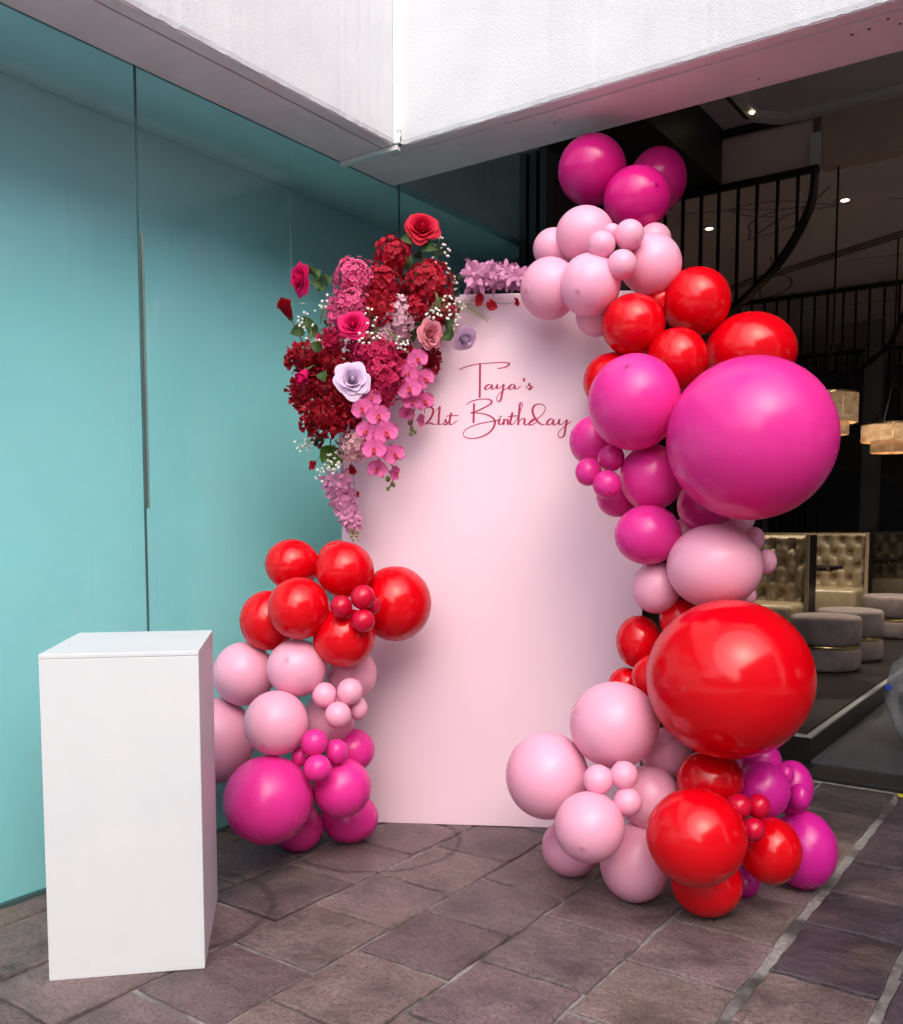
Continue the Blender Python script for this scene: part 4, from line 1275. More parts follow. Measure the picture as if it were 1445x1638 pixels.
ROSES = [
    ((-2.439, 3.248, 2.654), 0.0664, 'rosered', (0.12, -0.9, 0.3), 'open red rose standing highest above the backdrop, topmost flower', [((-2.468, 3.252, 2.603), (-2.517, 3.193, 2.605), 0.0245), ((-2.472, 3.274, 2.591), (-2.398, 3.301, 2.564), 0.0273), ((-2.52, 3.24, 2.491), (-2.495, 3.233, 2.551), 0.0245)]),
    ((-2.897, 2.975, 2.449), 0.0619, 'hotpink', (-0.75, -0.6, -0.15), 'hot pink rose reaching out left over the teal glass, above a red one', [((-2.85, 3.007, 2.473), (-2.854, 2.981, 2.502), 0.0248), ((-2.844, 3.012, 2.457), (-2.808, 3.013, 2.481), 0.033), ((-2.811, 3.035, 2.425), (-2.843, 2.988, 2.428), 0.0275), ((-2.807, 3.038, 2.433), (-2.766, 3.042, 2.452), 0.0303), ((-2.811, 3.035, 2.417), (-2.82, 3.005, 2.389), 0.0193)]),
    ((-2.952, 2.96, 2.311), 0.0624, 'darkred', (-0.35, -0.5, 0.8), 'half open dark red rose on the far left edge of the flowers', [((-2.893, 3.002, 2.236), (-2.932, 2.95, 2.216), 0.0277), ((-2.866, 3.021, 2.242), (-2.835, 3.018, 2.201), 0.0249), ((-2.91, 2.989, 2.271), (-2.843, 3.012, 2.264), 0.0221)]),
    ((-2.596, 2.978, 2.221), 0.057, 'hotpink', (0.1, -0.95, 0.15), 'hot pink rose in front of the hot pink hydrangeas', []),
    ((-2.385, 3.237, 2.198), 0.0557, 'softpink', (0.45, -0.75, -0.1), 'soft pink rose left of the lilac rose, hung over the backdrop', [((-2.466, 3.229, 2.235), (-2.484, 3.192, 2.236), 0.0324), ((-2.45, 3.24, 2.235), (-2.427, 3.232, 2.257), 0.0243), ((-2.384, 3.336, 2.254), (-2.337, 3.344, 2.26), 0.0324), ((-2.377, 3.316, 2.218), (-2.33, 3.325, 2.18), 0.0378)]),
    ((-2.283, 3.346, 2.183), 0.0534, 'lilac', (0.5, -0.55, -0.6), 'pale lilac rose nodding alone on the backdrop, right of the flowers', []),
    ((-2.554, 2.923, 1.988), 0.069, 'lilac', (0.15, -0.95, 0.12), 'open pale lilac rose facing forward in the dark red flowers', [((-2.627, 2.944, 2.013), (-2.63, 2.918, 2.047), 0.0207), ((-2.562, 3.027, 2.002), (-2.515, 3.036, 2.014), 0.0233)]),
    ((-2.742, 2.839, 2.017), 0.0516, 'hotpink', (-0.35, -0.55, -0.75), 'closed hot pink rosebud hanging head down among dark red flowers', [((-2.685, 2.879, 2.022), (-2.659, 2.873, 1.976), 0.0236), ((-2.722, 2.927, 2.122), (-2.752, 2.881, 2.146), 0.0236)])]
for i, (loc, R_, colr, face, label, leaves) in enumerate(ROSES):
    z = face_dir(face)
    R_ *= 1.08
    base = Vector(loc) - z * R_ * 0.42
    e = empty('rose', base)
    tag(e, label, 'rose', 'roses in the floral arrangement')
    rr_ = random.Random(i + 50)
    bud = 'rosebud' in label or 'half open' in label
    M0 = dirmat(z, rr_.uniform(0, 6))
    for w, (n, *_x) in enumerate(ROSE_WH):
        if bud and w >= 5: continue
        for k in range(n):
            a = 2 * math.pi * (k + 0.37 * w) / n + rr_.uniform(-.15, .15)
            sc = R_ * rr_.uniform(.93, 1.05)
            stretch = Matrix.Diagonal((sc * (0.8 if bud else 1), sc * (0.8 if bud else 1), sc * (1.7 if bud else 1), 1))
            inst('petal', PETM[(w, k % 2)], e, M0 @ Matrix.Rotation(a, 4, 'Z') @ stretch, PET[colr])
    q_ = 1.7 if bud else 1.0
    MB().lathe([(0.10 * R_, 0.25 * R_ * q_), (0.15 * R_, 0.5 * R_ * q_), (0.11 * R_, 0.68 * R_ * q_), (0.03 * R_, 0.75 * R_ * q_)], 12).build('bud_heart', PET[colr], e, smooth=True).matrix_basis = M0
    # sepals and stem behind the bloom
    MB().lathe([(0.02 * R_, -0.12 * R_), (0.16 * R_, -0.05 * R_), (0.2 * R_, 0.06 * R_), (0.08 * R_, 0.12 * R_)], 10).build('calyx', PET['leaf'], e, smooth=True).matrix_basis = M0
    into = face_dir((0.25 if loc[2] > 1.9 else 0.1, 0.6, -0.6))
    MB().tube([(0, 0, 0), tuple(-z * R_ * 0.9 + into * 0.02), tuple(-z * R_ * 1.2 + into * 0.06)], 0.0032, 6).build('stem', PET['stem'], e, smooth=True)
    for (a, b_, wd) in leaves:
        leaf_mesh(Vector(a) - base, Vector(b_) - base, wd).build('leaf', PET['leaf' if (hash(label) + int(wd * 1e5)) % 3 else 'darkleaf'] if False else PET['leaf'], e, smooth=True)

# hydrangea and carnation heads
def floret_head(rx, rz, n, sty, seed):
    r = random.Random(seed)
    mb = MB()
    mb.rim, mb.tone = [], []
    ry = (rx + rz) / 2 * 0.85
    golden = math.pi * (3 - math.sqrt(5))
    m = int(n * (2.1 if sty == 'h' else 3.0))
    size = math.sqrt(4 * math.pi * ((rx + rz) / 2) ** 2 / m) * (0.98 if sty == 'h' else 1.38)
    for i in range(m):
        y = 1 - 2 * (i + 0.5) / m
        ra = math.sqrt(1 - y * y)
        d = Vector((ra * math.cos(golden * i), y, ra * math.sin(golden * i)))
        d = (d + Vector((r.uniform(-.1, .1), r.uniform(-.1, .1), r.uniform(-.1, .1)))).normalized()
        if d.y > 0.5:          # the back of the head is pressed into the arrangement
            continue
        lump = 0.72 + 0.34 * r.random()
        c = Vector((d.x * rx, d.y * ry, d.z * rz)) * lump
        tl = .3 if sty == 'h' else .55
        axis = (d + Vector((r.uniform(-tl, tl), r.uniform(-tl, tl), r.uniform(-tl, tl)))).normalized()
        q = axis.to_track_quat('Z', 'Y').to_matrix() @ Matrix.Rotation(r.uniform(0, 6.28), 3, 'Z')
        s = size * r.uniform(.72, 1.25)
        tn = r.random() ** 2 * 0.9
        if sty == 'h':
            for k in range(4):
                a = math.pi / 2 * k + r.uniform(-.12, .12)
                cu = r.uniform(-.10, .28)
                pts = [(0, 0, -.05), (.30, -.34, .07), (.36, .0, .0), (.30, .34, .07), (.62, -.46, .12 + cu * .5), (.70, 0, .05 + cu * .4), (.62, .46, .12 + cu * .5),
                       (.92, -.28, .10 + cu), (1.02, 0, .06 + cu), (.92, .28, .10 + cu)]
                rm = [0, .1, .05, .1, .9, .25, .9, 1, 1, 1]
                R3 = q @ Matrix.Rotation(a, 3, 'Z')
                mb.add([c + R3 @ (Vector(pp) * (s * .62)) for pp in pts],
                       [(0, 1, 2), (0, 2, 3), (1, 4, 5, 2), (2, 5, 6, 3), (4, 7, 8, 5), (5, 8, 9, 6)])
                mb.rim += rm
                mb.tone += [tn] * len(rm)
        else:
            # ruffled petal: a cupped fan with a wavy rim
            nf = 7
            tilt = r.uniform(.2, .8)
            ph = r.uniform(0, 6)
            vs, rm = [c - d * s * 0.45], [0]
            for ring_, rr_ in ((0, .5), (1, 1.0)):
                for k in range(nf + 1):
                    a = (k / nf - .5) * 2.5
                    wv = (0.07 * math.sin(k * 2.6 + ph)) * ring_
                    v = Vector((math.cos(a) * .85 * tilt + wv * .5, math.sin(a) * .75, (.45 + .35 * math.cos(a)) * (1.1 - tilt * .5) + wv)) * rr_
                    vs.append(c + q @ (v * s * .72) - d * s * (.45 - .3 * rr_))
                    rm.append(ring_ * .9)
            mb.add(vs, [(0, k, k + 1) for k in range(1, nf + 1)] + [(k, nf + 1 + k, nf + 2 + k, k + 1) for k in range(1, nf + 1)])
            mb.rim += rm
            mb.tone += [tn] * len(rm)
    return mb
HEADS = [
    ((-2.564, 3.209, 2.549), 0.0702, 0.0756, 'wine', 60, 'wine red hydrangea head just below the topmost rose', 'h'),
    ((-2.587, 3.168, 2.426), 0.0729, 0.0648, 'wine', 55, 'wine red hydrangea head above the backdrop edge, under the upper one', 'h'),
    ((-2.409, 3.257, 2.413), 0.0891, 0.0918, 'wine', 85, 'largest wine red hydrangea, right of the topmost stem', 'h'),
    ((-2.435, 3.202, 2.31), 0.0442, 0.0468, 'wine', 26, 'small wine red hydrangea piece beside the pale pink one', 'h'),
    ((-2.407, 3.344, 2.327), 0.0594, 0.0702, 'wine', 40, 'wine red hydrangea behind the white sprigs, at the right', 'h'),
    ((-2.683, 3.088, 2.447), 0.0837, 0.0756, 'fuchsia', 95, 'fuchsia hydrangea head at the upper left, above the backdrop', 'h'),
    ((-2.662, 3.042, 2.315), 0.0858, 0.0702, 'fuchsia', 95, 'fuchsia hydrangea head behind the hot pink rose', 'h'),
    ((-2.719, 3.039, 2.282), 0.054, 0.0702, 'fuchsia', 50, 'fuchsia hydrangea left of the hot pink rose', 'h'),
    ((-2.545, 3.1, 2.297), 0.065, 0.0624, 'wine', 50, 'wine red carnation between fuchsia and pale pink heads', 'c'),
    ((-2.514, 3.17, 2.265), 0.0648, 0.0891, 'palepink', 75, 'tall pale pink hydrangea in the middle of the flowers', 'h'),
    ((-2.543, 3.138, 2.182), 0.054, 0.0513, 'palepink', 40, 'pale pink hydrangea piece under the white sprigs', 'h'),
    ((-2.719, 2.978, 2.165), 0.052, 0.0468, 'crimsonf', 45, 'small crimson carnation over the lower left flowers', 'c'),
    ((-2.555, 3.069, 2.107), 0.091, 0.0728, 'crimsonf', 110, 'crimson hydrangea right above the lilac rose', 'h'),
    ((-2.511, 3.063, 2.012), 0.078, 0.0832, 'crimsonf', 105, 'crimson hydrangea right beside the lilac rose', 'h'),
    ((-2.515, 3.084, 1.932), 0.0442, 0.0416, 'crimsonf', 40, 'small crimson hydrangea over the upper orchid blooms', 'h'),
    ((-2.531, 3.208, 2.038), 0.054, 0.0918, 'crimsonf', 60, 'shaded crimson hydrangea between the two orchid sprays', 'h'),
    ((-2.798, 2.897, 2.089), 0.0702, 0.0624, 'dkwine', 55, 'dark red carnation above the hanging rosebud', 'c'),
    ((-2.719, 2.977, 2.069), 0.078, 0.0624, 'dkwine', 55, 'dark red carnation left of the lilac rose', 'c'),
    ((-2.797, 2.886, 1.945), 0.0572, 0.0598, 'dkwine', 45, 'dark red carnation at the lower left edge', 'c'),
    ((-2.726, 2.948, 1.957), 0.0624, 0.052, 'dkwine', 45, 'darkest red carnation under the lilac rose', 'c'),
    ((-2.679, 2.884, 1.836), 0.0858, 0.0728, 'dkwine', 80, 'big dark red carnation lowest on the left', 'c'),
    ((-2.633, 2.965, 1.871), 0.0624, 0.0832, 'dkwine', 60, 'big dark red carnation lowest in the middle, by the orchids', 'c'),
    ((-2.628, 3.017, 1.732), 0.0702, 0.0624, 'blush', 70, 'blush pink hydrangea under the dark red carnations', 'h'),
    ((-2.457, 3.334, 2.114), 0.0378, 0.054, 'dkwine', 25, 'shaded dark red carnation under the soft pink rose', 'c'),
    ((-2.641, 3.131, 2.244), 0.0486, 0.0486, 'fuchsia', 40, 'small fuchsia hydrangea tucked right of the hot pink rose', 'h'),
    ((-2.528, 3.271, 2.388), 0.0405, 0.0486, 'dkwine', 26, 'small dark red carnation behind the topmost stem', 'c'),
    ((-2.721, 3.049, 2.003), 0.054, 0.054, 'wine', 36, 'wine red carnation half hidden left of the lilac rose', 'c'),
    ((-2.813, 2.973, 2.028), 0.0594, 0.0486, 'dkwine', 36, 'dark red carnation right behind the hanging rosebud', 'c'),
    ((-2.668, 3.099, 2.147), 0.054, 0.0486, 'crimsonf', 45, 'crimson hydrangea just above the lilac rose', 'h'),
    ((-2.666, 3.162, 2.391), 0.0486, 0.054, 'wine', 36, 'wine red hydrangea between the fuchsia heads and the upper wine ones', 'h'),
    ((-2.579, 3.113, 1.924), 0.0459, 0.054, 'crimsonf', 40, 'crimson hydrangea behind the left orchid spray', 'h'),
    ((-2.556, 3.239, 2.151), 0.0486, 0.0486, 'wine', 34, 'wine red hydrangea in shade under the pale pink one', 'h')]
CORE = {}
for i, (loc, rx, rz, colr, n, label, sty) in enumerate(HEADS):
    e = empty('carnation' if sty == 'c' else 'hydrangea', loc, PSI)
    tag(e, label, 'flower', 'hydrangeas and carnations in the floral arrangement')
    rx, rz = rx * 1.14, rz * 1.14
    tag(floret_head(rx, rz, n, sty, i + 9).build('florets', PET[colr], e, smooth=True), kind='stuff')
    bm = bmesh.new(); bmesh.ops.create_icosphere(bm, subdivisions=2, radius=1)
    for v in bm.verts: v.co = Vector((v.co.x * rx * .66, v.co.y * (rx + rz) * .26, v.co.z * rz * .66))
    MB().bm(bm).build('heart', PET[colr], e, smooth=True)
    MB().tube([(0, 0.0, 0), (0.0, 0.04, -.01), (0.0, 0.10, -.02)], 0.003, 6).build('stem', PET['stem'], e)

# orchid sprays
def orchid_petal(w, l, cup):
    def fn(s, t):
        s = s * 2 - 1
        ww = w * math.sin(math.pi * (0.06 + 0.94 * t) ** 0.75) ** 0.62 if t < 1 else 0.02 * w
        x = 0.05 + l * t * (1 - 0.06 * s * s)
        return (x, s * ww, cup * (t * t - 0.35 * t) + 0.22 * w * s * s - 0.03)
    return MB().grid(fn, 7, 7).mesh('petal', PET['orchid'], True)
OP_BIG, OP_SEP = orchid_petal(.64, .96, -.10), orchid_petal(.36, .92, .05)
def lip_mesh():
    mb = MB()
    mb.lathe([(0.03, 0.0), (0.11, 0.06), (0.13, 0.16), (0.07, 0.24)], 8)
    def fn(s, t):
        s = s * 2 - 1
        return (s * .17 * (1 - .5 * t), -.05 - .34 * t, .10 + .16 * math.sin(t * 3.0) + .05 * s * s)
    mb.grid(fn, 5, 5)
    return mb.mesh('orchid_bloom', PET['lip'], True)
LIP = lip_mesh()
ORCH = [
    ('pink orchid spray hanging beside the lettering, right of the other', [(-2.472, 3.176, 2.133), (-2.43, 3.181, 2.064), (-2.433, 3.203, 1.976), (-2.469, 3.227, 1.888), (-2.504, 3.251, 1.812), (-2.512, 3.27, 1.782)], [(((-2.409, 3.171, 2.089), 0.0447), 20, 0.3), (((-2.431, 3.144, 2.031), 0.042), -30, -0.3), (((-2.419, 3.128, 1.963), 0.0523), 10, -0.1), (((-2.397, 3.204, 2.009), 0.045), 40, 0.5), (((-2.429, 3.157, 1.913), 0.0396), 0, 0.2), (((-2.41, 3.22, 1.92), 0.0426), 20, 0.4), (((-2.477, 3.185, 1.869), 0.0348), -20, -0.4), (((-2.457, 3.26, 1.845), 0.0244), 90, 0.8)], [((-2.503, 3.24, 1.836), 0.0109), ((-2.502, 3.252, 1.81), 0.0098), ((-2.491, 3.26, 1.796), 0.0082), ((-2.507, 3.249, 1.788), 0.0082)]),
    ('pink orchid spray arching over the blush hydrangea, left of the other', [(-2.59, 3.007, 1.966), (-2.522, 2.994, 1.882), (-2.488, 2.993, 1.778), (-2.467, 3.032, 1.715), (-2.478, 3.086, 1.641), (-2.507, 3.127, 1.591), (-2.535, 3.131, 1.544)], [(((-2.521, 2.946, 1.869), 0.0461), 15, -0.3), (((-2.515, 2.999, 1.918), 0.0388), -20, 0.2), (((-2.456, 2.967, 1.839), 0.0484), 10, 0.2), (((-2.494, 2.94, 1.774), 0.0459), -25, -0.3), (((-2.425, 2.977, 1.768), 0.0509), 20, 0.3), (((-2.456, 2.942, 1.701), 0.0483), 0, -0.1), (((-2.415, 3.02, 1.682), 0.0437), 30, 0.4), (((-2.485, 2.996, 1.624), 0.0414), -10, -0.3), (((-2.451, 3.069, 1.608), 0.0288), 80, 0.7)], [((-2.512, 3.099, 1.588), 0.0119), ((-2.51, 3.125, 1.567), 0.0096), ((-2.505, 3.128, 1.562), 0.008), ((-2.525, 3.114, 1.546), 0.008)])]
for i, (label, stem, blooms, buds) in enumerate(ORCH):
    base = Vector(stem[0])
    e = empty('orchid_spray', base)
    tag(e, label, 'orchid', 'orchid sprays in the floral arrangement')
    MB().tube([p - base for p in catmull(stem, 6)], 0.0028, 6).build('stem', PET['stem'], e, smooth=True)
    for ((loc, R_), ang, yaw) in blooms:
        z = face_dir((yaw * .8, -0.9, 0.05 - 0.12 * abs(yaw)))
        # local frame: Z toward viewer, Y up in the picture
        x = Vector((0, 0, 1)).cross(z).normalized()
        y = z.cross(x)
        Mx = Matrix((x, y, z)).transposed().to_4x4()
        Mx = Matrix.Translation(Vector(loc) - base) @ Mx @ Matrix.Rotation(math.radians(ang), 4, 'Z') @ Matrix.Scale(R_ * 1.16, 4)
        bl = inst('orchid_bloom', LIP, e, Mx)
        for a, me in ((5, OP_BIG), (175, OP_BIG), (90, OP_SEP), (222, OP_SEP), (318, OP_SEP)):
            inst('petal', me, bl, Matrix.Translation((0, 0, -0.05 if me is OP_SEP else 0.0)) @ Matrix.Rotation(math.radians(a), 4, 'Z'))
    bm = bmesh.new(); bmesh.ops.create_icosphere(bm, subdivisions=2, radius=1)
    bme = MB().bm(bm).mesh('bud', PET['bud'], True)
    for (loc, R_) in buds:
        inst('bud', bme, e, Matrix.Translation(Vector(loc) - base) @ Matrix.Diagonal((R_, R_, R_ * 1.25, 1)))

# dark foliage between the blooms
FOL = [
    ('dark leaf sprig under the topmost red rose', (-2.499, 3.292, 2.526), [((-2.541, 3.249, 2.507), 0.0215), ((-2.449, 3.315, 2.512), 0.0242), ((-2.511, 3.271, 2.444), 0.0215), ((-2.457, 3.308, 2.449), 0.0242), ((-2.484, 3.29, 2.57), 0.0188)]),
    ('leaf sprig left of the fuchsia heads, by the left roses', (-2.808, 3.037, 2.232), [((-2.859, 2.989, 2.199), 0.0242), ((-2.824, 3.014, 2.172), 0.0242), ((-2.771, 3.051, 2.193), 0.0215), ((-2.867, 2.983, 2.241), 0.0188), ((-2.788, 3.039, 2.273), 0.0188)]),
    ('leaf sprig between the pale pink hydrangea and the soft pink rose', (-2.499, 3.255, 2.254), [((-2.511, 3.234, 2.193), 0.0242), ((-2.462, 3.269, 2.209), 0.0269), ((-2.449, 3.278, 2.273), 0.0215), ((-2.489, 3.25, 2.172), 0.0215)]),
    ('dark leaf sprig below the lilac rose', (-2.682, 3.052, 1.926), [((-2.71, 3.02, 1.914), 0.0242), ((-2.653, 3.06, 1.961), 0.0242), ((-2.689, 3.035, 1.882), 0.0215), ((-2.645, 3.066, 1.898), 0.0215)]),
    ('leaf sprig at the lower left under the dark carnations', (-2.818, 2.981, 1.795), [((-2.837, 2.955, 1.767), 0.0242), ((-2.78, 2.996, 1.746), 0.0269), ((-2.807, 2.977, 1.725), 0.0215), ((-2.846, 2.949, 1.815), 0.0215)]),
    ('leaf sprig right of the largest wine hydrangea', (-2.385, 3.384, 2.401), [((-2.357, 3.391, 2.436), 0.0188), ((-2.348, 3.398, 2.377), 0.0215), ((-2.384, 3.373, 2.34), 0.0215), ((-2.344, 3.401, 2.478), 0.0161)]),
    ('dark leaf sprig in the gap above the backdrop, under the upper wine heads', (-2.562, 3.271, 2.438), [((-2.587, 3.241, 2.409), 0.0215), ((-2.534, 3.279, 2.398), 0.0215), ((-2.556, 3.264, 2.483), 0.0215), ((-2.525, 3.285, 2.451), 0.0188)])]
for i, (label, p0, tips) in enumerate(FOL):
    base = Vector(p0)
    e = empty('leaf_sprig', base)
    tag(e, label, 'leaves', 'leaf sprigs between the blooms')
    r = random.Random(i + 620)
    for (tp, wd) in tips:
        T = Vector(tp) - base
        st = T * 0.35
        MB().tube([(0, 0, 0), st], .0016, 5).build('stem', PET['stem'], e)
        leaf_mesh(st, T + face_dir((0, r.uniform(-.02, .01), 0)) * 0.02, wd).build('leaf', PET['darkleaf' if r.random() < .55 else 'leaf'], e, smooth=True)

# lilac flower spikes
SPIKES = [
    ('lilac pink flower spike lying along the top edge of the backdrop', (-2.307, 3.414, 2.462), (-2.071, 3.507, 2.454), 0.0618, 0.0403, 'orchidlilac', 75),
    ('lilac pink flower spike trailing down the left backdrop edge above the balloons', (-2.751, 3.029, 1.594), (-2.657, 3.046, 1.375), 0.0564, 0.0295, 'orchidlilac', 85)]
for i, (label, p0, p1, r0, r1, colr, n) in enumerate(SPIKES):
    P0, P1 = Vector(p0), Vector(p1)
    e = empty('flower_spike', P0)
    tag(e, label, 'flower', 'lilac flower spikes')
    ax = (P1 - P0)
    r = random.Random(i + 77)
    mb = MB()
    u_ = ax.cross(Vector((0, 0, 1)) if abs(ax.normalized().z) < .8 else Vector((1, 0, 0))).normalized()
    w_ = ax.normalized().cross(u_)
    sag = 0.016 if i == 0 else 0.0
    def bend(t): return Vector((0, 0, sag * (math.sin(math.pi * t) * 0.6 - 1.3 * t * t)))
    for k in range(n):
        t = (k + r.random()) / n
        a = k * 2.4 + r.uniform(-.3, .3)
        d = u_ * math.cos(a) + w_ * math.sin(a)
        rad = (r0 + (r1 - r0) * t) * r.uniform(.35, .95)
        c = ax * t + d * rad + bend(t)
        axis = (d + ax.normalized() * r.uniform(-.1, .6)).normalized()
        q = axis.to_track_quat('Z', 'Y').to_matrix() @ Matrix.Rotation(r.uniform(0, 6.28), 3, 'Z')
        s = r0 * (1 - .35 * t) * r.uniform(.5, .95)
        for j in range(5):
            aa = 2 * math.pi * j / 5 + r.uniform(-.15, .15)
            up_ = r.uniform(.2, .75)
            pts = [(0, 0, 0), (.4, -.22, up_ * .25), (.42, .22, up_ * .25), (.8, -.24, up_ * .65), (.82, .22, up_ * .65), (1.1, 0, up_ * .8)]
            vs = [c + q @ (Matrix.Rotation(aa, 3, 'Z') @ Vector(pp) * s) for pp in pts]
            mb.add(vs, [(0, 1, 2), (1, 3, 4, 2), (3, 5, 4)])
    tag(mb.build('florets', PET[colr], e, smooth=True), kind='stuff')
    MB().tube([-ax * .25, (0, 0, 0), ax * .98], [0.003, 0.003, 0.0015], 6).build('stem', PET['stem'], e)
    if i == 1:
        bm = bmesh.new(); bmesh.ops.create_icosphere(bm, subdivisions=2, radius=1)
        bme = MB().bm(bm).mesh('bud', PET['bud'], True)
        for (a, b_, s) in ((-.01, -.005, .0095), (.012, -.012, .009), (.008, -.028, .0085), (-.012, -.030, .008), (-.005, -.048, .007), (.016, -.045, .006)):
            inst('bud', bme, e, Matrix.Translation(ax + (CAMR @ Vector((a, -.01, b_)))) @ Matrix.Scale(s, 4))

# gypsophila
GYP = [
    ('white gypsophila sprig rising right of the fuchsia hydrangea, by the left roses', (-2.812, 3.01, 2.249), [(-2.771, 3.014, 2.371), (-2.782, 2.994, 2.343), (-2.76, 2.998, 2.343), (-2.798, 2.996, 2.327), (-2.771, 3.002, 2.322), (-2.801, 2.968, 2.301), (-2.791, 3.0, 2.319), (-2.76, 3.01, 2.329)]),
    ('white gypsophila sprig beside the dark red rose on the far left', (-2.843, 2.976, 2.221), [(-2.845, 2.95, 2.296), (-2.858, 2.928, 2.275), (-2.838, 2.93, 2.265), (-2.868, 2.934, 2.259), (-2.847, 2.936, 2.252), (-2.849, 2.922, 2.236), (-2.848, 2.948, 2.233), (-2.828, 2.95, 2.288), (-2.83, 2.936, 2.218), (-2.815, 2.971, 2.246)]),
    ('white gypsophila sprig above the hanging rosebud, lower left', (-2.801, 2.944, 2.216), [(-2.801, 2.92, 2.163), (-2.818, 2.896, 2.143), (-2.798, 2.898, 2.131), (-2.783, 2.932, 2.158), (-2.763, 2.934, 2.169), (-2.746, 2.934, 2.167), (-2.773, 2.94, 2.15), (-2.798, 2.91, 2.176), (-2.806, 2.892, 2.125), (-2.79, 2.928, 2.15)]),
    ('white gypsophila sprig below the hot pink rose', (-2.491, 3.04, 2.191), [(-2.528, 2.99, 2.22), (-2.549, 2.963, 2.177), (-2.532, 2.962, 2.155), (-2.528, 2.989, 2.182), (-2.509, 2.991, 2.177), (-2.495, 2.989, 2.155), (-2.524, 2.992, 2.141), (-2.537, 2.971, 2.137), (-2.482, 2.998, 2.163), (-2.556, 2.97, 2.149), (-2.503, 2.995, 2.207), (-2.513, 2.976, 2.275), (-2.513, 3.0, 2.275), (-2.528, 2.978, 2.258), (-2.49, 2.992, 2.228), (-2.497, 3.012, 2.242), (-2.482, 3.01, 2.157)]),
    ('white gypsophila sprig over the pale pink hydrangea piece', (-2.518, 3.095, 2.218), [(-2.465, 3.108, 2.165), (-2.446, 3.109, 2.143), (-2.457, 3.089, 2.146), (-2.444, 3.123, 2.155), (-2.425, 3.124, 2.158), (-2.425, 3.111, 2.139), (-2.454, 3.115, 2.132), (-2.423, 3.125, 2.146), (-2.451, 3.093, 2.126), (-2.439, 3.125, 2.124), (-2.454, 3.103, 2.174)]),
    ('white gypsophila sprig on the lower face of the largest wine hydrangea', (-2.354, 3.222, 2.372), [(-2.373, 3.185, 2.27), (-2.349, 3.189, 2.286), (-2.327, 3.193, 2.289), (-2.349, 3.201, 2.278), (-2.328, 3.204, 2.271), (-2.31, 3.205, 2.261), (-2.362, 3.192, 2.26), (-2.341, 3.195, 2.255), (-2.297, 3.214, 2.34), (-2.291, 3.242, 2.347), (-2.307, 3.219, 2.327), (-2.282, 3.224, 2.307), (-2.276, 3.253, 2.314), (-2.279, 3.238, 2.332), (-2.29, 3.218, 2.296), (-2.293, 3.241, 2.288), (-2.286, 3.234, 2.265), (-2.286, 3.221, 2.248), (-2.368, 3.188, 2.275), (-2.326, 3.205, 2.286)]),
    ('white gypsophila sprig right of the topmost rose against the dark glass', (-2.456, 3.334, 2.555), [(-2.415, 3.338, 2.628), (-2.398, 3.338, 2.623), (-2.39, 3.331, 2.593), (-2.409, 3.343, 2.584), (-2.39, 3.344, 2.594), (-2.373, 3.344, 2.575), (-2.378, 3.365, 2.573), (-2.39, 3.344, 2.562), (-2.375, 3.342, 2.546), (-2.431, 3.327, 2.597), (-2.432, 3.315, 2.541), (-2.417, 3.313, 2.517), (-2.42, 3.335, 2.512)]),
    ('white gypsophila sprig right of the largest wine hydrangea', (-2.378, 3.365, 2.391), [(-2.38, 3.339, 2.512), (-2.367, 3.335, 2.491), (-2.366, 3.324, 2.47), (-2.351, 3.359, 2.457), (-2.347, 3.349, 2.433), (-2.331, 3.349, 2.426), (-2.349, 3.361, 2.404), (-2.363, 3.339, 2.489), (-2.339, 3.343, 2.441)]),
    ('white gypsophila sprig above the lilac rose on the backdrop', (-2.387, 3.358, 2.258), [(-2.318, 3.382, 2.341), (-2.306, 3.379, 2.328), (-2.322, 3.355, 2.347), (-2.324, 3.378, 2.322), (-2.336, 3.357, 2.296), (-2.324, 3.354, 2.284), (-2.349, 3.361, 2.267), (-2.334, 3.359, 2.252), (-2.346, 3.338, 2.234), (-2.346, 3.362, 2.275)]),
    ('white gypsophila sprig sticking out at the lower left of the flowers', (-2.789, 2.977, 1.767), [(-2.862, 2.901, 1.746), (-2.845, 2.901, 1.722), (-2.831, 2.899, 1.705), (-2.825, 2.927, 1.757), (-2.803, 2.931, 1.761), (-2.813, 2.911, 1.737), (-2.821, 2.93, 1.728), (-2.801, 2.932, 1.732), (-2.785, 2.931, 1.744), (-2.817, 2.933, 1.712), (-2.788, 2.941, 1.761), (-2.822, 2.905, 1.729), (-2.825, 2.927, 1.741)]),
    ('white gypsophila cluster on green leaves above the trailing flower spike', (-2.731, 2.969, 1.705), [(-2.694, 2.971, 1.698), (-2.711, 2.947, 1.687), (-2.697, 2.944, 1.689), (-2.698, 2.968, 1.674), (-2.713, 2.945, 1.666), (-2.672, 2.962, 1.655), (-2.727, 2.948, 1.646), (-2.7, 2.954, 1.65), (-2.678, 2.957, 1.644), (-2.683, 2.978, 1.653), (-2.709, 2.948, 1.634), (-2.687, 2.951, 1.629), (-2.74, 2.939, 1.632), (-2.748, 2.92, 1.627), (-2.722, 2.927, 1.615), (-2.722, 2.951, 1.63), (-2.69, 2.962, 1.624), (-2.672, 2.962, 1.634), (-2.746, 2.934, 1.617), (-2.755, 2.916, 1.587), (-2.728, 2.922, 1.576), (-2.751, 2.931, 1.603), (-2.696, 2.957, 1.611), (-2.695, 2.945, 1.657)])]
bm = bmesh.new(); bmesh.ops.create_icosphere(bm, subdivisions=1, radius=1)
bm.verts.index_update()
ICO_V = [v.co.copy() for v in bm.verts]; ICO_F = [[v.index for v in f.verts] for f in bm.faces]; bm.free()
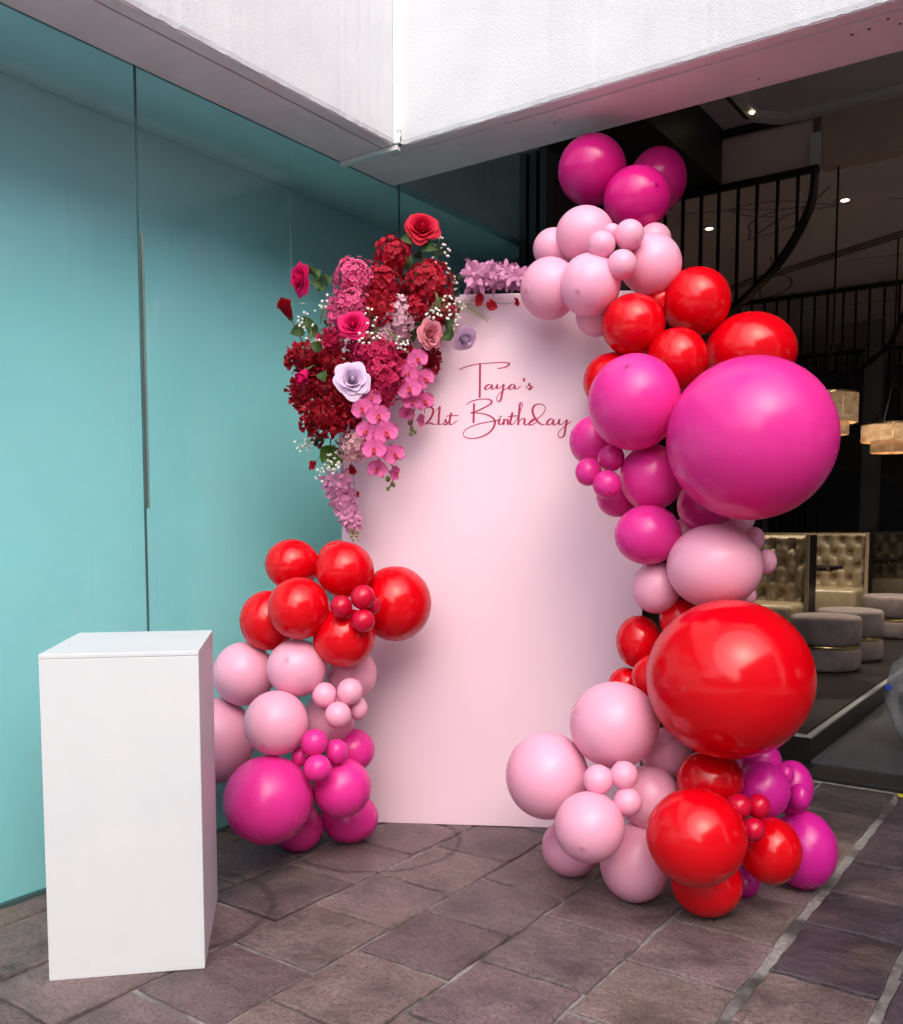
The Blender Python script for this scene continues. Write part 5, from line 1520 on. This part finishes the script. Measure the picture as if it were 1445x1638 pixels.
for i, (label, p0, tips) in enumerate(GYP):
    P0 = Vector(p0)
    e = empty('gypsophila_sprig', P0)
    tag(e, label, 'gypsophila', 'white gypsophila sprigs')
    r = random.Random(i + 400)
    st, bl = MB(), MB()
    cen = sum((Vector(t) for t in tips), Vector()) / len(tips)
    for t in tips:
        T = Vector(t)
        mid = P0.lerp(cen, .45) + Vector((r.uniform(-.006, .006), r.uniform(-.006, .006), r.uniform(-.006, .006)))
        st.tube([(0, 0, 0), mid - P0, (mid.lerp(T, .6) + Vector((0, 0, r.uniform(-.006, .006)))) - P0, T - P0], [.0012, .001, .0008, .0006], 4)
        for k in range(1 + (r.random() < .55) + (r.random() < .3)):
            c = T - P0 + (Vector((r.uniform(-1, 1), r.uniform(-1, 1), r.uniform(-1, 1))) * .006 if k else Vector())
            s = r.uniform(.0052, .0078) * (1 if k == 0 else .8)
            bl.add([c + Vector((v.x * s * r.uniform(.8, 1.15), v.y * s, v.z * s * r.uniform(.75, 1.0))) for v in ICO_V], ICO_F)
    st.build('stems', PET['stem'], e)
    tag(bl.build('blossoms', PET['gyp'], e), kind='stuff')

# cosmos
COS = [
    ('small red cosmos pair piece above the backdrop edge, left of two', ((-2.267, 3.418, 2.365), 0.0297), (-2.344, 3.401, 2.366)),
    ('small red cosmos at the backdrop top, middle of three', ((-2.208, 3.435, 2.334), 0.0242), (-2.317, 3.395, 2.346)),
    ('small dark red cosmos furthest right at the backdrop top, by the pink balloon', ((-2.122, 3.496, 2.347), 0.0188), (-2.213, 3.468, 2.351)),
    ('small dark red cosmos sticking out left over teal glass, below the flowers', ((-2.821, 2.967, 1.65), 0.0216), (-2.799, 3.019, 1.73)),
    ('small dark red cosmos on the backdrop left of the orchid spray', ((-2.704, 3.086, 1.627), 0.0245), (-2.726, 3.107, 1.678)),
    ('tiny dark red cosmos at the edge of the trailing spike', ((-2.689, 3.096, 1.525), 0.015), (-2.72, 3.112, 1.61)),
    ('small dark red cosmos half hidden under the big dark carnation', ((-2.798, 2.995, 1.734), 0.0189), (-2.801, 3.03, 1.771))]
def cos_petal():
    def fn(s, t):
        s = s * 2 - 1
        return (.08 + .95 * t, s * (.1 + .24 * math.sin(t * 2.4)), .25 * t - .2 * t * t + .06 * s * s)
    return MB().grid(fn, 4, 5).mesh('petal', PET['wine'], True)
CP = cos_petal()
for i, (label, (loc, R_), p0) in enumerate(COS):
    e = empty('cosmos_flower', loc)
    tag(e, label, 'cosmos', 'small red cosmos flowers')
    r = random.Random(i + 900)
    z = face_dir((r.uniform(-.6, .8), -.7, r.uniform(-.5, .3)))
    M0 = dirmat(z, r.uniform(0, 6))
    for k in range(8):
        inst('petal', CP, e, M0 @ Matrix.Rotation(k * math.pi / 4 + r.uniform(-.15, .15), 4, 'Z') @ Matrix.Rotation(r.uniform(-.5, .1), 4, 'Y') @ Matrix.Scale(R_ * r.uniform(.85, 1.15), 4))
    MB().lathe([(0.2, 0.0), (0.24, 0.1), (0.1, 0.2)], 8).build('centre', PET['dkwine'], e, smooth=True).matrix_basis = M0 @ Matrix.Scale(R_, 4)
    d = Vector(p0) - Vector(loc)
    MB().tube([tuple(z * -0.002), tuple(d * .5 + Vector((0, 0, -.006))), tuple(d)], 0.0012, 5).build('stem', PET['stem'], e)

# feathery green frond and broad leaves
(F0, F1) = [
    (-2.373, 3.368, 2.359),
    (-2.232, 3.443, 2.275)]
F0, F1 = Vector(F0), Vector(F1)
e = empty('fern_frond', F0)
tag(e, 'feathery green frond lying over the top edge of the backdrop', 'fern')
MB().tube([(0, 0, 0), (F1 - F0) * .5 + Vector((0, 0, .01)), F1 - F0], [.0016, .0012, .0006], 5).build('stem', PET['stem'], e)
mb = MB(); r = random.Random(5)
sd = (F1 - F0).normalized()
pp = sd.cross(face_dir((0, -1, 0))).normalized()
for k in range(34):
    t = .08 + .9 * k / 34
    b0 = (F1 - F0) * t + Vector((0, 0, .01 * math.sin(math.pi * t)))
    for s in (-1, 1):
        tipp = b0 + (sd * 1.0 + pp * s * .55).normalized() * (.055 * (1 - .5 * t)) * r.uniform(.8, 1.1)
        mb.tube([b0, tipp], [.0007, .0004], 3, caps=False)
tag(mb.build('needles', PET['bud'], e), kind='stuff')
GREEN = [
    ((-2.738, 2.989, 1.733), (-2.755, 2.952, 1.652), 0.028),
    ((-2.729, 2.995, 1.733), (-2.714, 2.981, 1.626), 0.03),
    ((-2.718, 3.002, 1.722), (-2.684, 3.003, 1.652), 0.026)]
base = Vector(GREEN[0][0])
e = empty('leaf_sprig', base)
tag(e, 'bright green leaf sprig behind the white blossoms, above the trailing spike', 'leaves')
M_bright = petal_mat('leaf_bright_green', (0.12, 0.24, 0.04), (0.17, 0.30, 0.06), 0.25)
MB().tube([(0, 0, 0.03), (0, 0, -.01)], .003, 6).build('stem', PET['stem'], e)
for (a, b_, wd) in GREEN:
    leaf_mesh(Vector(a) - base, Vector(b_) - base, wd).build('leaf', M_bright, e, smooth=True)

# ------------------------------------------------------------------ the far sides of the courtyard (mirrored in glass and latex) and an added sky-blocking wing
M['wing'] = simple('pale_render', (0.58, 0.56, 0.54), 0.8, var=0.12, nscale=0.7)
M['win'] = simple('window_glass', (0.02, 0.025, 0.03), 0.05, var=0)
def block(name, x0, x1, y0, y1, h, face, nx, nz, label):
    e = empty(name, ((x0 + x1) / 2, (y0 + y1) / 2, -0.02))
    tag(e, label, 'building', 'buildings round the courtyard')
    cx, cy = (x0 + x1) / 2, (y0 + y1) / 2
    MB().box(x0 - cx, x1 - cx, y0 - cy, y1 - cy, 0, h).build('wall', M['wing'], e)
    MB().box(x0 - cx - .15, x1 - cx + .15, y0 - cy - .15, y1 - cy + .15, h + .002, h + .35).build('parapet', M['trim'], e)
    for i in range(nx):
        for k in range(nz):
            z = 0.9 + k * (h - 0.6) / nz
            if face == 'x':
                w = (y1 - y0) / nx
                a = y0 - cy + w * (i + .18)
                MB().box(x0 - cx - .02, x0 - cx + .01, a, a + w * .64, z, z + 1.5).build('window', M['win'], e)
            else:
                w = (x1 - x0) / nx
                a = x0 - cx + w * (i + .18)
                MB().box(a, a + w * .64, y1 - cy - .01, y1 - cy + .02, z, z + 1.5).build('window', M['win'], e)
block('sky_block_wing', 8.2, 13, -12, 3.0, 8.0, 'x', 6, 3, 'pale three storey wing added to block low sky opposite the glass wall')  # unseen wing, made tall to keep low sky off the glass
block('low_building', -9, -1, -19, -14, 3.6, 'y', 5, 1, 'low pale building behind the camera, furthest left')
block('low_building', -0.5, 5, -20, -15, 4.8, 'y', 3, 1, 'low pale building behind the camera, middle and tallest')
block('low_building', 5.6, 13, -19, -14.5, 3.2, 'y', 4, 1, 'low pale building behind the camera, furthest right')
